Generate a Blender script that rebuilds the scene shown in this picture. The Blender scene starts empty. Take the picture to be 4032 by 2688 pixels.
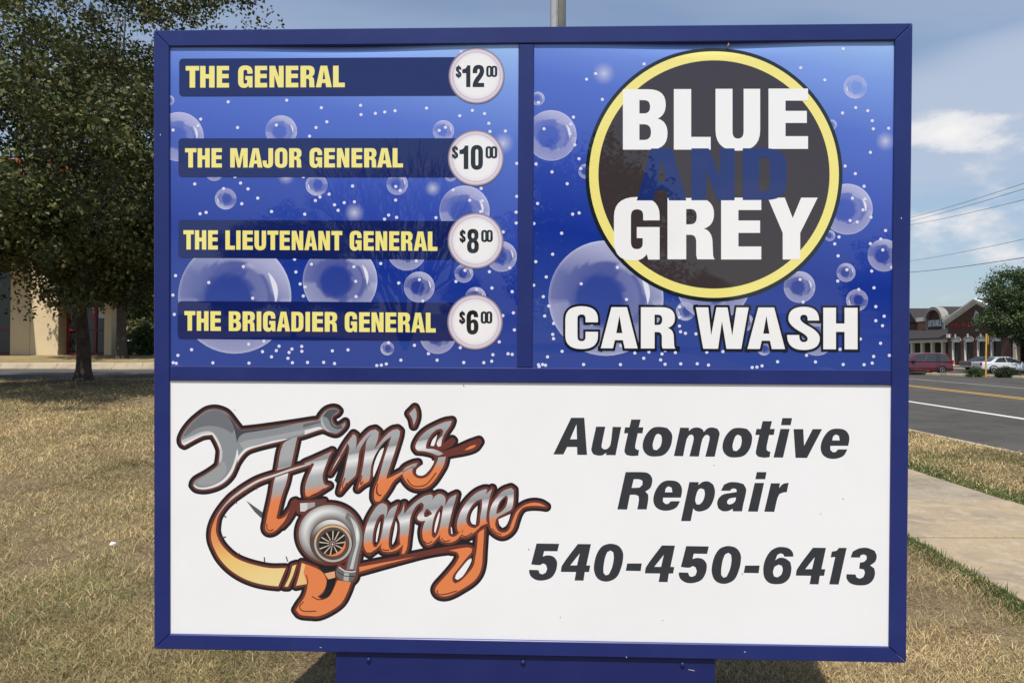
import bpy, bmesh, math, random
import numpy as np
from mathutils import Vector, Matrix
from mathutils.geometry import tessellate_polygon, delaunay_2d_cdt

random.seed(7)
rng = np.random.default_rng(11)
SC = bpy.context.scene
COL = SC.collection
R = math.radians

# ------------------------------------------------------------------ camera, sky, sun, exposure
FPX, CX, CY, EYE = 2912.0, 2016.0, 1344.0, 1.55
PITCH = math.atan((1395 - CY) / FPX)
cam_d = bpy.data.cameras.new('camera')
cam_d.sensor_width = 36.0
cam_d.lens = FPX / 4032 * 36
cam_d.clip_start = 0.05
cam_d.clip_end = 3000
cam = bpy.data.objects.new('camera', cam_d)
COL.objects.link(cam)
cam.location = (0, 0, EYE)
cam.rotation_euler = (R(90) + PITCH, 0, 0)
SC.camera = cam

SUN_EL, SUN_AZ = 60.0, 10.0          # sun stands behind the camera, 10 degrees to the left
sd = bpy.data.lights.new('sun', 'SUN')
sd.energy = 3.6
sd.angle = R(0.53)
sd.color = (1.0, 0.95, 0.88)
sun = bpy.data.objects.new('sun', sd)
COL.objects.link(sun)
to_sun = Vector((-math.sin(R(SUN_AZ)) * math.cos(R(SUN_EL)), -math.cos(R(SUN_AZ)) * math.cos(R(SUN_EL)), math.sin(R(SUN_EL))))
sun.rotation_euler = to_sun.to_track_quat('Z', 'Y').to_euler()

W = bpy.data.worlds.new('World')
SC.world = W
W.use_nodes = True
wn, wl = W.node_tree.nodes, W.node_tree.links
wn.clear()


def N(tree, kind, **kw):
    n = tree.nodes.new(kind)
    for k, v in kw.items():
        setattr(n, k, v)
    return n


def build_world():
    t = W.node_tree
    out = N(t, 'ShaderNodeOutputWorld')
    bg = N(t, 'ShaderNodeBackground')
    bg.inputs['Strength'].default_value = 0.104
    sky = N(t, 'ShaderNodeTexSky', sky_type='NISHITA', sun_disc=False)
    sky.sun_elevation = R(SUN_EL)
    sky.sun_rotation = math.atan2(to_sun.x, to_sun.y)
    sky.altitude = 200
    sky.air_density = 1.0
    sky.dust_density = 1.0
    sky.ozone_density = 1.2
    tc = N(t, 'ShaderNodeTexCoord')
    sep = N(t, 'ShaderNodeSeparateXYZ')
    wl.new(tc.outputs['Generated'], sep.inputs[0])

    def M(op, a, b=None, c=None, clamp=False):
        n = N(t, 'ShaderNodeMath', operation=op, use_clamp=clamp)
        for i, v in enumerate((a, b, c)):
            if v is None:
                continue
            if isinstance(v, (int, float)):
                n.inputs[i].default_value = v
            else:
                wl.new(v, n.inputs[i])
        return n.outputs[0]
    x, y, z = sep.outputs
    # flat cloud deck: coordinates on a plane overhead
    zz = M('MAXIMUM', M('ADD', z, 0.10), 0.02)
    comb = N(t, 'ShaderNodeCombineXYZ')
    wl.new(M('DIVIDE', x, zz), comb.inputs[0])
    wl.new(M('DIVIDE', y, zz), comb.inputs[1])
    mp = N(t, 'ShaderNodeMapping')
    mp.inputs['Location'].default_value = (3.1, 7.4, 0)
    mp.inputs['Rotation'].default_value = (0, 0, R(-35))
    mp.inputs['Scale'].default_value = (0.5, 1.3, 1)
    wl.new(comb.outputs[0], mp.inputs[0])
    n1 = N(t, 'ShaderNodeTexNoise')
    n1.inputs['Scale'].default_value = 0.55
    n1.inputs['Detail'].default_value = 5
    n1.inputs['Roughness'].default_value = 0.5
    wl.new(mp.outputs[0], n1.inputs['Vector'])
    veil = N(t, 'ShaderNodeMapRange', interpolation_type='SMOOTHSTEP')
    wl.new(n1.outputs[0], veil.inputs[0])
    veil.inputs[1].default_value = 0.47
    veil.inputs[2].default_value = 0.62
    veil.inputs[4].default_value = 0.4
    # cumulus: noise on the direction, gathered in a belt above the horizon and in a few heaps
    n2 = N(t, 'ShaderNodeTexNoise')
    n2.inputs['Scale'].default_value = 12
    n2.inputs['Detail'].default_value = 6
    n2.inputs['Roughness'].default_value = 0.58
    mp2 = N(t, 'ShaderNodeMapping')
    mp2.inputs['Scale'].default_value = (1, 1, 2.0)
    wl.new(tc.outputs['Generated'], mp2.inputs[0])
    wl.new(mp2.outputs[0], n2.inputs['Vector'])
    dist = M('MULTIPLY', M('SUBTRACT', n2.outputs[0], 0.5), 2.0)
    az = M('ARCTAN2', x, y)
    el = M('ARCSINE', z)
    belt = M('ABSOLUTE', M('DIVIDE', M('SUBTRACT', el, R(9.0)), R(9.0)))
    v = M('SUBTRACT', M('SUBTRACT', 0.18, M('MULTIPLY', belt, 0.6)), dist)
    for (a, e, hw, hh, st) in CLOUDS:
        da = M('DIVIDE', M('SUBTRACT', az, R(a)), R(hw))
        de = M('DIVIDE', M('SUBTRACT', el, R(e)), R(hh))
        d2 = M('SQRT', M('ADD', M('MULTIPLY', da, da), M('MULTIPLY', de, de)))
        v = M('MAXIMUM', v, M('SUBTRACT', M('MULTIPLY', M('SUBTRACT', 1.0, d2), st), M('MULTIPLY', dist, 1.25)))
    mr = N(t, 'ShaderNodeMapRange', interpolation_type='SMOOTHSTEP')
    wl.new(v, mr.inputs[0])
    mr.inputs[1].default_value = 0.0
    mr.inputs[2].default_value = 0.55
    mr.inputs[4].default_value = 0.92
    total = mr.outputs[0]
    up = N(t, 'ShaderNodeMapRange')
    wl.new(z, up.inputs[0])
    up.inputs[1].default_value = 0.0
    up.inputs[2].default_value = 0.06
    # haze near the horizon
    mix0 = N(t, 'ShaderNodeMix', data_type='RGBA')
    hz = N(t, 'ShaderNodeMapRange', interpolation_type='SMOOTHSTEP')
    wl.new(z, hz.inputs[0])
    hz.inputs[1].default_value = 0.0
    hz.inputs[2].default_value = 0.45
    hz.inputs[3].default_value = 0.65
    hz.inputs[4].default_value = 0.0
    wl.new(hz.outputs[0], mix0.inputs[0])
    wl.new(sky.outputs[0], mix0.inputs[6])
    mix0.inputs[7].default_value = (2.7, 3.45, 4.25, 1)
    mix1 = N(t, 'ShaderNodeMix', data_type='RGBA')
    # broad bright bank of thin cloud on the right
    az_, el_ = M('ARCTAN2', x, y), M('ARCSINE', z)
    q1 = M('DIVIDE', M('SUBTRACT', az_, R(36)), R(13))
    q2 = M('DIVIDE', M('SUBTRACT', M('SUBTRACT', el_, R(17.5)), M('MULTIPLY', M('SUBTRACT', az_, R(36)), 0.15)), R(5.5))
    bk = N(t, 'ShaderNodeMapRange', interpolation_type='SMOOTHSTEP')
    wl.new(M('ADD', M('SQRT', M('ADD', M('MULTIPLY', q1, q1), M('MULTIPLY', q2, q2))), M('MULTIPLY', M('SUBTRACT', n1.outputs[0], 0.5), 2.4)), bk.inputs[0])
    bk.inputs[1].default_value = 1.15
    bk.inputs[2].default_value = 0.35
    bk.inputs[3].default_value = 0.0
    bk.inputs[4].default_value = 0.8
    wl.new(M('MULTIPLY', M('MAXIMUM', veil.outputs[0], bk.outputs[0]), up.outputs[0]), mix1.inputs[0])
    wl.new(mix0.outputs[2], mix1.inputs[6])
    mix1.inputs[7].default_value = (3.7, 4.2, 5.2, 1)
    mix2 = N(t, 'ShaderNodeMix', data_type='RGBA')
    wl.new(M('MULTIPLY', total, up.outputs[0]), mix2.inputs[0])
    wl.new(mix1.outputs[2], mix2.inputs[6])
    lum = N(t, 'ShaderNodeMapRange')
    wl.new(v, lum.inputs[0])
    lum.inputs[1].default_value = 0.1
    lum.inputs[2].default_value = 1.0
    cc_ = N(t, 'ShaderNodeMix', data_type='RGBA')
    wl.new(lum.outputs[0], cc_.inputs[0])
    cc_.inputs[6].default_value = (4.9, 5.1, 5.6, 1)
    cc_.inputs[7].default_value = (6.9, 6.75, 6.6, 1)
    wl.new(cc_.outputs[2], mix2.inputs[7])
    wl.new(mix2.outputs[2], bg.inputs['Color'])
    wl.new(bg.outputs[0], out.inputs[0])


CLOUDS = [(31.3, 14.6, 3.6, 1.7, 1.15), (33.6, 6.4, 3.2, 1.1, 0.75), (29.0, 9.2, 3.2, 0.9, 0.6)]      # azimuth, elevation, half-width, half-height, weight
build_world()
SC.view_settings.view_transform = 'Standard'
SC.view_settings.look = 'None'
SC.view_settings.gamma = 1
SC.view_settings.exposure = 0.42
SC.view_settings.use_curve_mapping = False
SC.cycles.max_bounces = 6
SC.cycles.diffuse_bounces = 3
SC.cycles.glossy_bounces = 3
SC.cycles.transparent_max_bounces = 10
SC.cycles.caustics_reflective = False
SC.cycles.caustics_refractive = False


# ------------------------------------------------------------------ helpers
def ray(px, py):
    s, c = math.sin(PITCH), math.cos(PITCH)
    a, b = (px - CX) / FPX, -(py - CY) / FPX
    return Vector((a, c - b * s, s + b * c))


def at(px, py, depth):                      # point seen at a pixel, at a given distance along Y
    d = ray(px, py)
    return Vector((0, 0, EYE)) + d * (depth / d.y)


def tag(o, label=None, cat=None, group=None, kind=None):
    for k, v in (('label', label), ('category', cat), ('group', group), ('kind', kind)):
        if v:
            o[k] = v
    return o


def empty(name, loc=(0, 0, 0), rz=0.0):
    o = bpy.data.objects.new(name, None)
    COL.objects.link(o)
    o.location = loc
    o.rotation_euler.z = rz
    o.empty_display_size = 0.2
    return o


def link(name, me, mat, parent=None):
    o = bpy.data.objects.new(name, me)
    COL.objects.link(o)
    if mat is not None and len(me.materials) == 0:
        me.materials.append(mat)
    if parent is not None:
        o.parent = parent
    return o


def mesh_np(name, co, quads=None, tris=None, col=None):
    """fast mesh from numpy arrays; col = per-vertex linear rgba"""
    me = bpy.data.meshes.new(name)
    co = np.asarray(co, dtype=np.float32)
    nq = 0 if quads is None else len(quads)
    nt = 0 if tris is None else len(tris)
    me.vertices.add(len(co))
    me.vertices.foreach_set('co', co.ravel())
    idx, starts = [], []
    if nq:
        idx.append(np.asarray(quads, dtype=np.int32).ravel())
        starts.append(np.arange(nq, dtype=np.int32) * 4)
    if nt:
        idx.append(np.asarray(tris, dtype=np.int32).ravel())
        starts.append(np.arange(nt, dtype=np.int32) * 3 + nq * 4)
    idx = np.concatenate(idx)
    starts = np.concatenate(starts)
    me.loops.add(len(idx))
    me.loops.foreach_set('vertex_index', idx)
    me.polygons.add(len(starts))
    me.polygons.foreach_set('loop_start', starts)
    if col is not None:
        a = me.color_attributes.new('Col', 'FLOAT_COLOR', 'POINT')
        a.data.foreach_set('color', np.asarray(col, dtype=np.float32).ravel())
    me.update(calc_edges=True)
    me.validate()
    return me


class MB:
    """collects faces for one mesh"""
    def __init__(s):
        s.v, s.f, s.mi = [], [], []

    def add(s, vs, fs, m=0):
        b = len(s.v)
        s.v += [tuple(v) for v in vs]
        for f in fs:
            s.f.append(tuple(i + b for i in f))
            s.mi.append(m)

    def box(s, x0, x1, y0, y1, z0, z1, m=0):
        s.add([(x0, y0, z0), (x1, y0, z0), (x1, y1, z0), (x0, y1, z0), (x0, y0, z1), (x1, y0, z1), (x1, y1, z1), (x0, y1, z1)],
              [(0, 3, 2, 1), (4, 5, 6, 7), (0, 1, 5, 4), (1, 2, 6, 5), (2, 3, 7, 6), (3, 0, 4, 7)], m)

    def prism(s, poly, f, m=0):
        """poly: list of 2D; f(u, v, k) -> 3D for k = 0, 1"""
        n = len(poly)
        vs = [f(u, v, 0) for u, v in poly] + [f(u, v, 1) for u, v in poly]
        s.add(vs, [tuple(range(n))[::-1], tuple(range(n, 2 * n))] + [(i, (i + 1) % n, n + (i + 1) % n, n + i) for i in range(n)], m)

    def loft(s, secs, m=0, caps=True, closed=True):
        n = len(secs[0])
        vs = [p for q in secs for p in q]
        fs = []
        for k in range(len(secs) - 1):
            for i in range(n if closed else n - 1):
                j = (i + 1) % n
                fs.append((k * n + i, k * n + j, (k + 1) * n + j, (k + 1) * n + i))
        if caps:
            fs.append(tuple(range(n))[::-1])
            fs.append(tuple(range((len(secs) - 1) * n, len(secs) * n)))
        s.add(vs, fs, m)

    def tube(s, pts, rad, n=8, m=0):
        secs = []
        for i, p in enumerate(pts):
            p = Vector(p)
            a = Vector(pts[max(i - 1, 0)])
            b = Vector(pts[min(i + 1, len(pts) - 1)])
            d = (b - a).normalized()
            u = d.cross(Vector((0.13, 0.31, 0.94)))
            if u.length < 0.1:
                u = d.cross(Vector((1, 0, 0)))
            u.normalize()
            w = d.cross(u)
            r = rad[i] if hasattr(rad, '__len__') else rad
            secs.append([tuple(p + (u * math.cos(2 * math.pi * k / n) + w * math.sin(2 * math.pi * k / n)) * r) for k in range(n)])
        s.loft(secs, m)

    def build(s, name, mat, parent=None, smooth=False, bevel=0.0, recalc=True):
        me = bpy.data.meshes.new(name)
        me.from_pydata(s.v, [], s.f)
        mats = mat if isinstance(mat, (list, tuple)) else [mat]
        for q in mats:
            me.materials.append(q)
        me.polygons.foreach_set('material_index', s.mi)
        if bevel or recalc:
            bm = bmesh.new()
            bm.from_mesh(me)
            if bevel:
                es = [e for e in bm.edges if len(e.link_faces) == 2 and e.calc_face_angle(0) > 0.5]
                bmesh.ops.bevel(bm, geom=es, offset=bevel, segments=1, affect='EDGES', clamp_overlap=True)
            if recalc:
                bmesh.ops.recalc_face_normals(bm, faces=bm.faces)
            bm.to_mesh(me)
            bm.free()
        if smooth:
            me.shade_smooth()
        return link(name, me, None, parent)


# ------------------------------------------------------------------ materials
def srgb(r, g, b):
    f = lambda c: (c / 255 / 12.92) if c / 255 <= 0.04045 else ((c / 255 + 0.055) / 1.055) ** 2.4
    return (f(r), f(g), f(b))


def mat(name, color=(.5, .5, .5), rough=0.6, spec=0.5, metal=0.0, noise=None, bump=None, coat=0.0, attr=False, alpha=False, trans=0.0):
    m = bpy.data.materials.new(name)
    m.use_nodes = True
    t = m.node_tree
    b = t.nodes['Principled BSDF']
    b.inputs['Base Color'].default_value = (*color, 1)
    b.inputs['Roughness'].default_value = rough
    b.inputs['Metallic'].default_value = metal
    b.inputs['Specular IOR Level'].default_value = spec
    b.inputs['Coat Weight'].default_value = coat
    b.inputs['Coat Roughness'].default_value = 0.05
    src = None
    if attr:
        a = N(t, 'ShaderNodeAttribute', attribute_name='Col')
        src = a.outputs['Color']
        if alpha:
            t.links.new(a.outputs['Alpha'], b.inputs['Alpha'])
    if noise:
        # noise: list of (scale, colour, low, high[, detail])
        tc = N(t, 'ShaderNodeTexCoord')
        for q in noise:
            n = N(t, 'ShaderNodeTexNoise')
            n.inputs['Scale'].default_value = q[0]
            n.inputs['Detail'].default_value = q[4] if len(q) > 4 else 6
            n.inputs['Roughness'].default_value = 0.6
            t.links.new(tc.outputs['Object'], n.inputs['Vector'])
            mr = N(t, 'ShaderNodeMapRange')
            t.links.new(n.outputs[0], mr.inputs[0])
            mr.inputs[1].default_value = q[2]
            mr.inputs[2].default_value = q[3]
            mx = N(t, 'ShaderNodeMix', data_type='RGBA')
            t.links.new(mr.outputs[0], mx.inputs[0])
            if src is None:
                mx.inputs[6].default_value = (*color, 1)
            else:
                t.links.new(src, mx.inputs[6])
            mx.inputs[7].default_value = (*q[1], 1)
            src = mx.outputs[2]
    if src is not None:
        t.links.new(src, b.inputs['Base Color'])
    if bump:
        tc = N(t, 'ShaderNodeTexCoord')
        n = N(t, 'ShaderNodeTexNoise')
        n.inputs['Scale'].default_value = bump[0]
        n.inputs['Detail'].default_value = 5
        t.links.new(tc.outputs['Object'], n.inputs['Vector'])
        bp = N(t, 'ShaderNodeBump')
        bp.inputs['Strength'].default_value = bump[1]
        bp.inputs['Distance'].default_value = bump[2] if len(bump) > 2 else 0.01
        t.links.new(n.outputs[0], bp.inputs['Height'])
        t.links.new(bp.outputs[0], b.inputs['Normal'])
    if trans:
        tr = N(t, 'ShaderNodeBsdfTranslucent')
        if src is not None:
            t.links.new(src, tr.inputs[0])
        else:
            tr.inputs[0].default_value = (*color, 1)
        ms = N(t, 'ShaderNodeMixShader')
        ms.inputs[0].default_value = trans
        o = t.nodes['Material Output']
        t.links.new(b.outputs[0], ms.inputs[1])
        t.links.new(tr.outputs[0], ms.inputs[2])
        t.links.new(ms.outputs[0], o.inputs[0])
    return m


def ramp_mat(name, coef, stops, rough=0.02):
    """print whose colour runs along v = a*x + b*z + c of the sign's own face"""
    m = mat(name, rough=rough)
    t = m.node_tree
    tc = N(t, 'ShaderNodeTexCoord')
    d = N(t, 'ShaderNodeVectorMath', operation='DOT_PRODUCT')
    t.links.new(tc.outputs['Object'], d.inputs[0])
    d.inputs[1].default_value = (coef[0], 0, coef[1])
    ad = N(t, 'ShaderNodeMath', operation='ADD')
    t.links.new(d.outputs['Value'], ad.inputs[0])
    ad.inputs[1].default_value = coef[2]
    r = N(t, 'ShaderNodeValToRGB')
    while len(r.color_ramp.elements) < len(stops):
        r.color_ramp.elements.new(0.5)
    for e, (p, c) in zip(r.color_ramp.elements, stops):
        e.position = p
        e.color = (*c, 1)
    t.links.new(ad.outputs[0], r.inputs[0])
    t.links.new(r.outputs[0], t.nodes['Principled BSDF'].inputs['Base Color'])
    return m


# ================================================================== THE SIGN
SW, SH = 2.44, 2.0291
_a, _b, _c = -0.03286719, 0.02795244, 0.00518578
SM = Matrix.Rotation(_a, 4, 'Z') @ Matrix.Rotation(_b, 4, 'X') @ Matrix.Rotation(_c, 4, 'Y')
SCEN = Vector((0.04315, 2.38711, 1.58798))
ZC = 1.588
S_MW = Matrix.Translation(SCEN - (SM.to_3x3() @ Vector((0, 0, ZC)))) @ SM
S_INV = S_MW.inverted()
_cl = S_INV @ Vector((0, 0, EYE))
PANEL_Y = 0.008
LAY = 0.00016


def sp(px, py, yl=PANEL_Y):
    d = S_INV.to_3x3() @ ray(px, py)
    t = (yl - _cl.y) / d.y
    return (_cl.x + d.x * t, _cl.z + d.z * t)


sign = empty('roadside_sign')
sign.matrix_world = S_MW
tag(sign, 'large blue framed roadside sign with car wash prices and garage advertisement', 'sign')

M_FRAME = mat('blue_painted_aluminium', (0.012, 0.023, 0.135), 0.36, 0.4, noise=[(5, (0.017, 0.029, 0.150), .4, .7), (1.3, (0.008, 0.017, 0.112), .5, .7), (330, (0.10, 0.11, 0.26), .74, .80, 2)], bump=(900, 0.06, 0.0005))
M_CAB = mat('blue_painted_cabinet', (0.009, 0.017, 0.105), 0.42, 0.4, noise=[(4, (0.013, 0.022, 0.12), .4, .7), (260, (0.10, 0.11, 0.24), .73, .8, 2)], bump=(700, 0.05, 0.0005))
M_PRINT = mat('sign_print', rough=0.015, spec=.62, attr=True, bump=(2.2, 0.03, 0.004))
M_PRINTA = mat('sign_print_sheer', rough=0.02, attr=True, alpha=True)

# frame lines measured on the face
x0o, x1o, z0o, z1o = -SW / 2, SW / 2, ZC - SH / 2, ZC + SH / 2
x0i = sp(666, 1300, 0)[0]
x1i = sp(3514, 1300, 0)[0]
z1i = sp(2016, 171, 0)[1]
z0i = sp(2016, 2520, 0)[1]
zm1 = sp(2090, 1448, 0)[1]
zm0 = sp(2090, 1507, 0)[1]
xc0 = sp(2039, 800, 0)[0]
xc1 = sp(2100, 800, 0)[0]


def face_prism(name, poly, y0, y1, mt, parent, bevel=0.0025):
    b = MB()
    b.prism(poly, lambda u, v, k: (u, y0 if k == 0 else y1, v))
    return b.build(name, mt, parent, bevel=bevel)


g = 0.0006
face_prism('frame_bar', [(x0o + g, z1o), (x1o - g, z1o), (x1i - g, z1i), (x0i + g, z1i)], 0, 0.05, M_FRAME, sign)
face_prism('frame_bar', [(x0o + g, z0o), (x1o - g, z0o), (x1i - g, z0i), (x0i + g, z0i)], 0, 0.05, M_FRAME, sign)
face_prism('frame_bar', [(x0o, z0o + g), (x0i, z0i + g), (x0i, z1i - g), (x0o, z1o - g)], 0.0004, 0.05, M_FRAME, sign)
face_prism('frame_bar', [(x1o, z0o + g), (x1i, z0i + g), (x1i, z1i - g), (x1o, z1o - g)], 0.0004, 0.05, M_FRAME, sign)
face_prism('divider_bar', [(x0i + .0005, zm0), (x1i - .0005, zm0), (x1i - .0005, zm1), (x0i + .0005, zm1)], 0.0022, 0.05, M_FRAME, sign)
face_prism('divider_bar', [(xc0, zm1 + .0004), (xc1, zm1 + .0004), (xc1, z1i - .0004), (xc0, z1i - .0004)], 0.0028, 0.05, M_FRAME, sign)
cb = MB()
cb.box(x0o + .003, x1o - .003, 0.052, 0.34, z0o + .003, z1o - .003)
cb.build('cabinet', M_CAB, sign, bevel=0.004)
# pedestal cover below
pz = z0o - 0.001
pa, pb2 = sp(1326, 2640, 0.03)[0], sp(2813, 2640, 0.03)[0]
pd = MB()
pd.box(pa, pb2, 0.012, 0.30, -0.03, pz)
ped = pd.build('pedestal', M_CAB, sign, bevel=0.004)
for (px, py) in ((1452, 2595), (2060, 2605), (2687, 2614)):
    u, v = sp(px, py, 0.012)
    b = MB()
    secs = []
    for (dy, r) in ((0.0, .0085), (-0.003, .0083), (-0.006, .0062), (-0.0072, .0025)):
        secs.append([(u + r * math.cos(k * math.pi / 6), 0.0118 + dy, v + r * math.sin(k * math.pi / 6)) for k in range(12)])
    b.loft(secs)
    b.build('bolt', M_CAB, ped, smooth=True)

# ---- panels (acrylic faces, bowed a little behind the top frame)
def bow(x, z):
    """depth the upper panels sag back under the top bar"""
    if z < zm1:
        return 0.0
    t = max(0.0, 1 - (z1i - z) / 0.055)
    if x < (xc0 + xc1) / 2:
        u = (x - x0i) / (xc0 - x0i)
        sh = 0.04 + 0.96 * math.exp(-((u - .52) / .24) ** 2)
    else:
        u = (x - xc1) / (x1i - xc1)
        sh = 0.06 + 0.94 * math.exp(-((u - .47) / .22) ** 2) + 0.15 * math.exp(-((u - .97) / .1) ** 2)
    return 0.0115 * sh * t * t


def panel(name, xa, xb, za, zb, mt, nx=60):
    zs = list(np.linspace(za, zb - .06, 6)) + list(np.linspace(zb - .055, zb, 12))
    xs = np.linspace(xa, xb, nx)
    co = [(x, PANEL_Y + bow(x, z), z) for z in zs for x in xs]
    q = [(j * nx + i, j * nx + i + 1, (j + 1) * nx + i + 1, (j + 1) * nx + i) for j in range(len(zs) - 1) for i in range(nx - 1)]
    me = mesh_np(name, co, quads=q)
    me.materials.append(mt)
    me.shade_smooth()
    return link(name, me, mt, sign)


def affine(fx):
    """coef (a, b, c) with v = a*x + b*z + c in face metres, fitted to fx(px, py)"""
    A, y = [], []
    for px in (800, 1500, 2200, 3000, 3400):
        for py in (200, 900, 1600, 2300):
            x, z = sp(px, py)
            A.append((x, z, 1))
            y.append(fx(px, py))
    return [float(v) for v in np.linalg.lstsq(np.array(A), np.array(y), rcond=None)[0]]


def blue_mat(name, px0):
    m = ramp_mat(name, affine(lambda px, py: (py - 170) / 1290 + 0.13 * (1 - (px - px0) / 840)),
                 [(0.0, (.30, .47, .78)), (.13, (.18, .30, .70)), (.30, (.080, .150, .54)), (.52, (.036, .078, .41)), (.76, (.009, .032, .27)), (1.0, (.026, .058, .28))], 0.015)
    m.node_tree.nodes['Principled BSDF'].inputs['Specular IOR Level'].default_value = 0.62
    t = m.node_tree
    tc = N(t, 'ShaderNodeTexCoord')
    n = N(t, 'ShaderNodeTexNoise')
    n.inputs['Scale'].default_value = 2.2
    n.inputs['Detail'].default_value = 5
    t.links.new(tc.outputs['Object'], n.inputs['Vector'])
    bp = N(t, 'ShaderNodeBump')
    bp.inputs['Strength'].default_value = 0.03
    bp.inputs['Distance'].default_value = 0.004
    t.links.new(n.outputs[0], bp.inputs['Height'])
    t.links.new(bp.outputs[0], t.nodes['Principled BSDF'].inputs['Normal'])
    return m


M_WHITE = mat('white_acrylic', (0.84, 0.845, 0.85), 0.09, noise=[(1.6, (0.81, 0.812, 0.81), .42, .68), (230, (0.62, 0.60, 0.56), .76, .82, 2)], bump=(2.2, .10, .004))
pl = panel('price_panel', x0i - .004, xc0 + .004, zm1 - .004, z1i + .006, blue_mat('price_panel_print', 1150))
pr = panel('logo_panel', xc1 - .004, x1i + .004, zm1 - .004, z1i + .006, blue_mat('logo_panel_print', 2640))
pw = panel('garage_panel', x0i - .004, x1i + .004, z0i - .004, zm0 + .004, M_WHITE)


# ---- flat print: polygons in picture pixels laid on the face
def parse(s):
    """'x,y x,y ~x,y' : ~ marks a quadratic control point"""
    pts = []
    for w in s.split():
        off = w[0] == '~'
        x, y = w.lstrip('~').split(',')
        pts.append((float(x), float(y), off))
    out = []
    n = len(pts)
    for i, p in enumerate(pts):
        if not p[2]:
            out.append((p[0], p[1]))
        else:
            a, b = pts[i - 1], pts[(i + 1) % n]
            for k in range(1, 7):
                t = k / 7
                out.append(((1 - t) ** 2 * a[0] + 2 * t * (1 - t) * p[0] + t * t * b[0], (1 - t) ** 2 * a[1] + 2 * t * (1 - t) * p[1] + t * t * b[1]))
    return out


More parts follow.
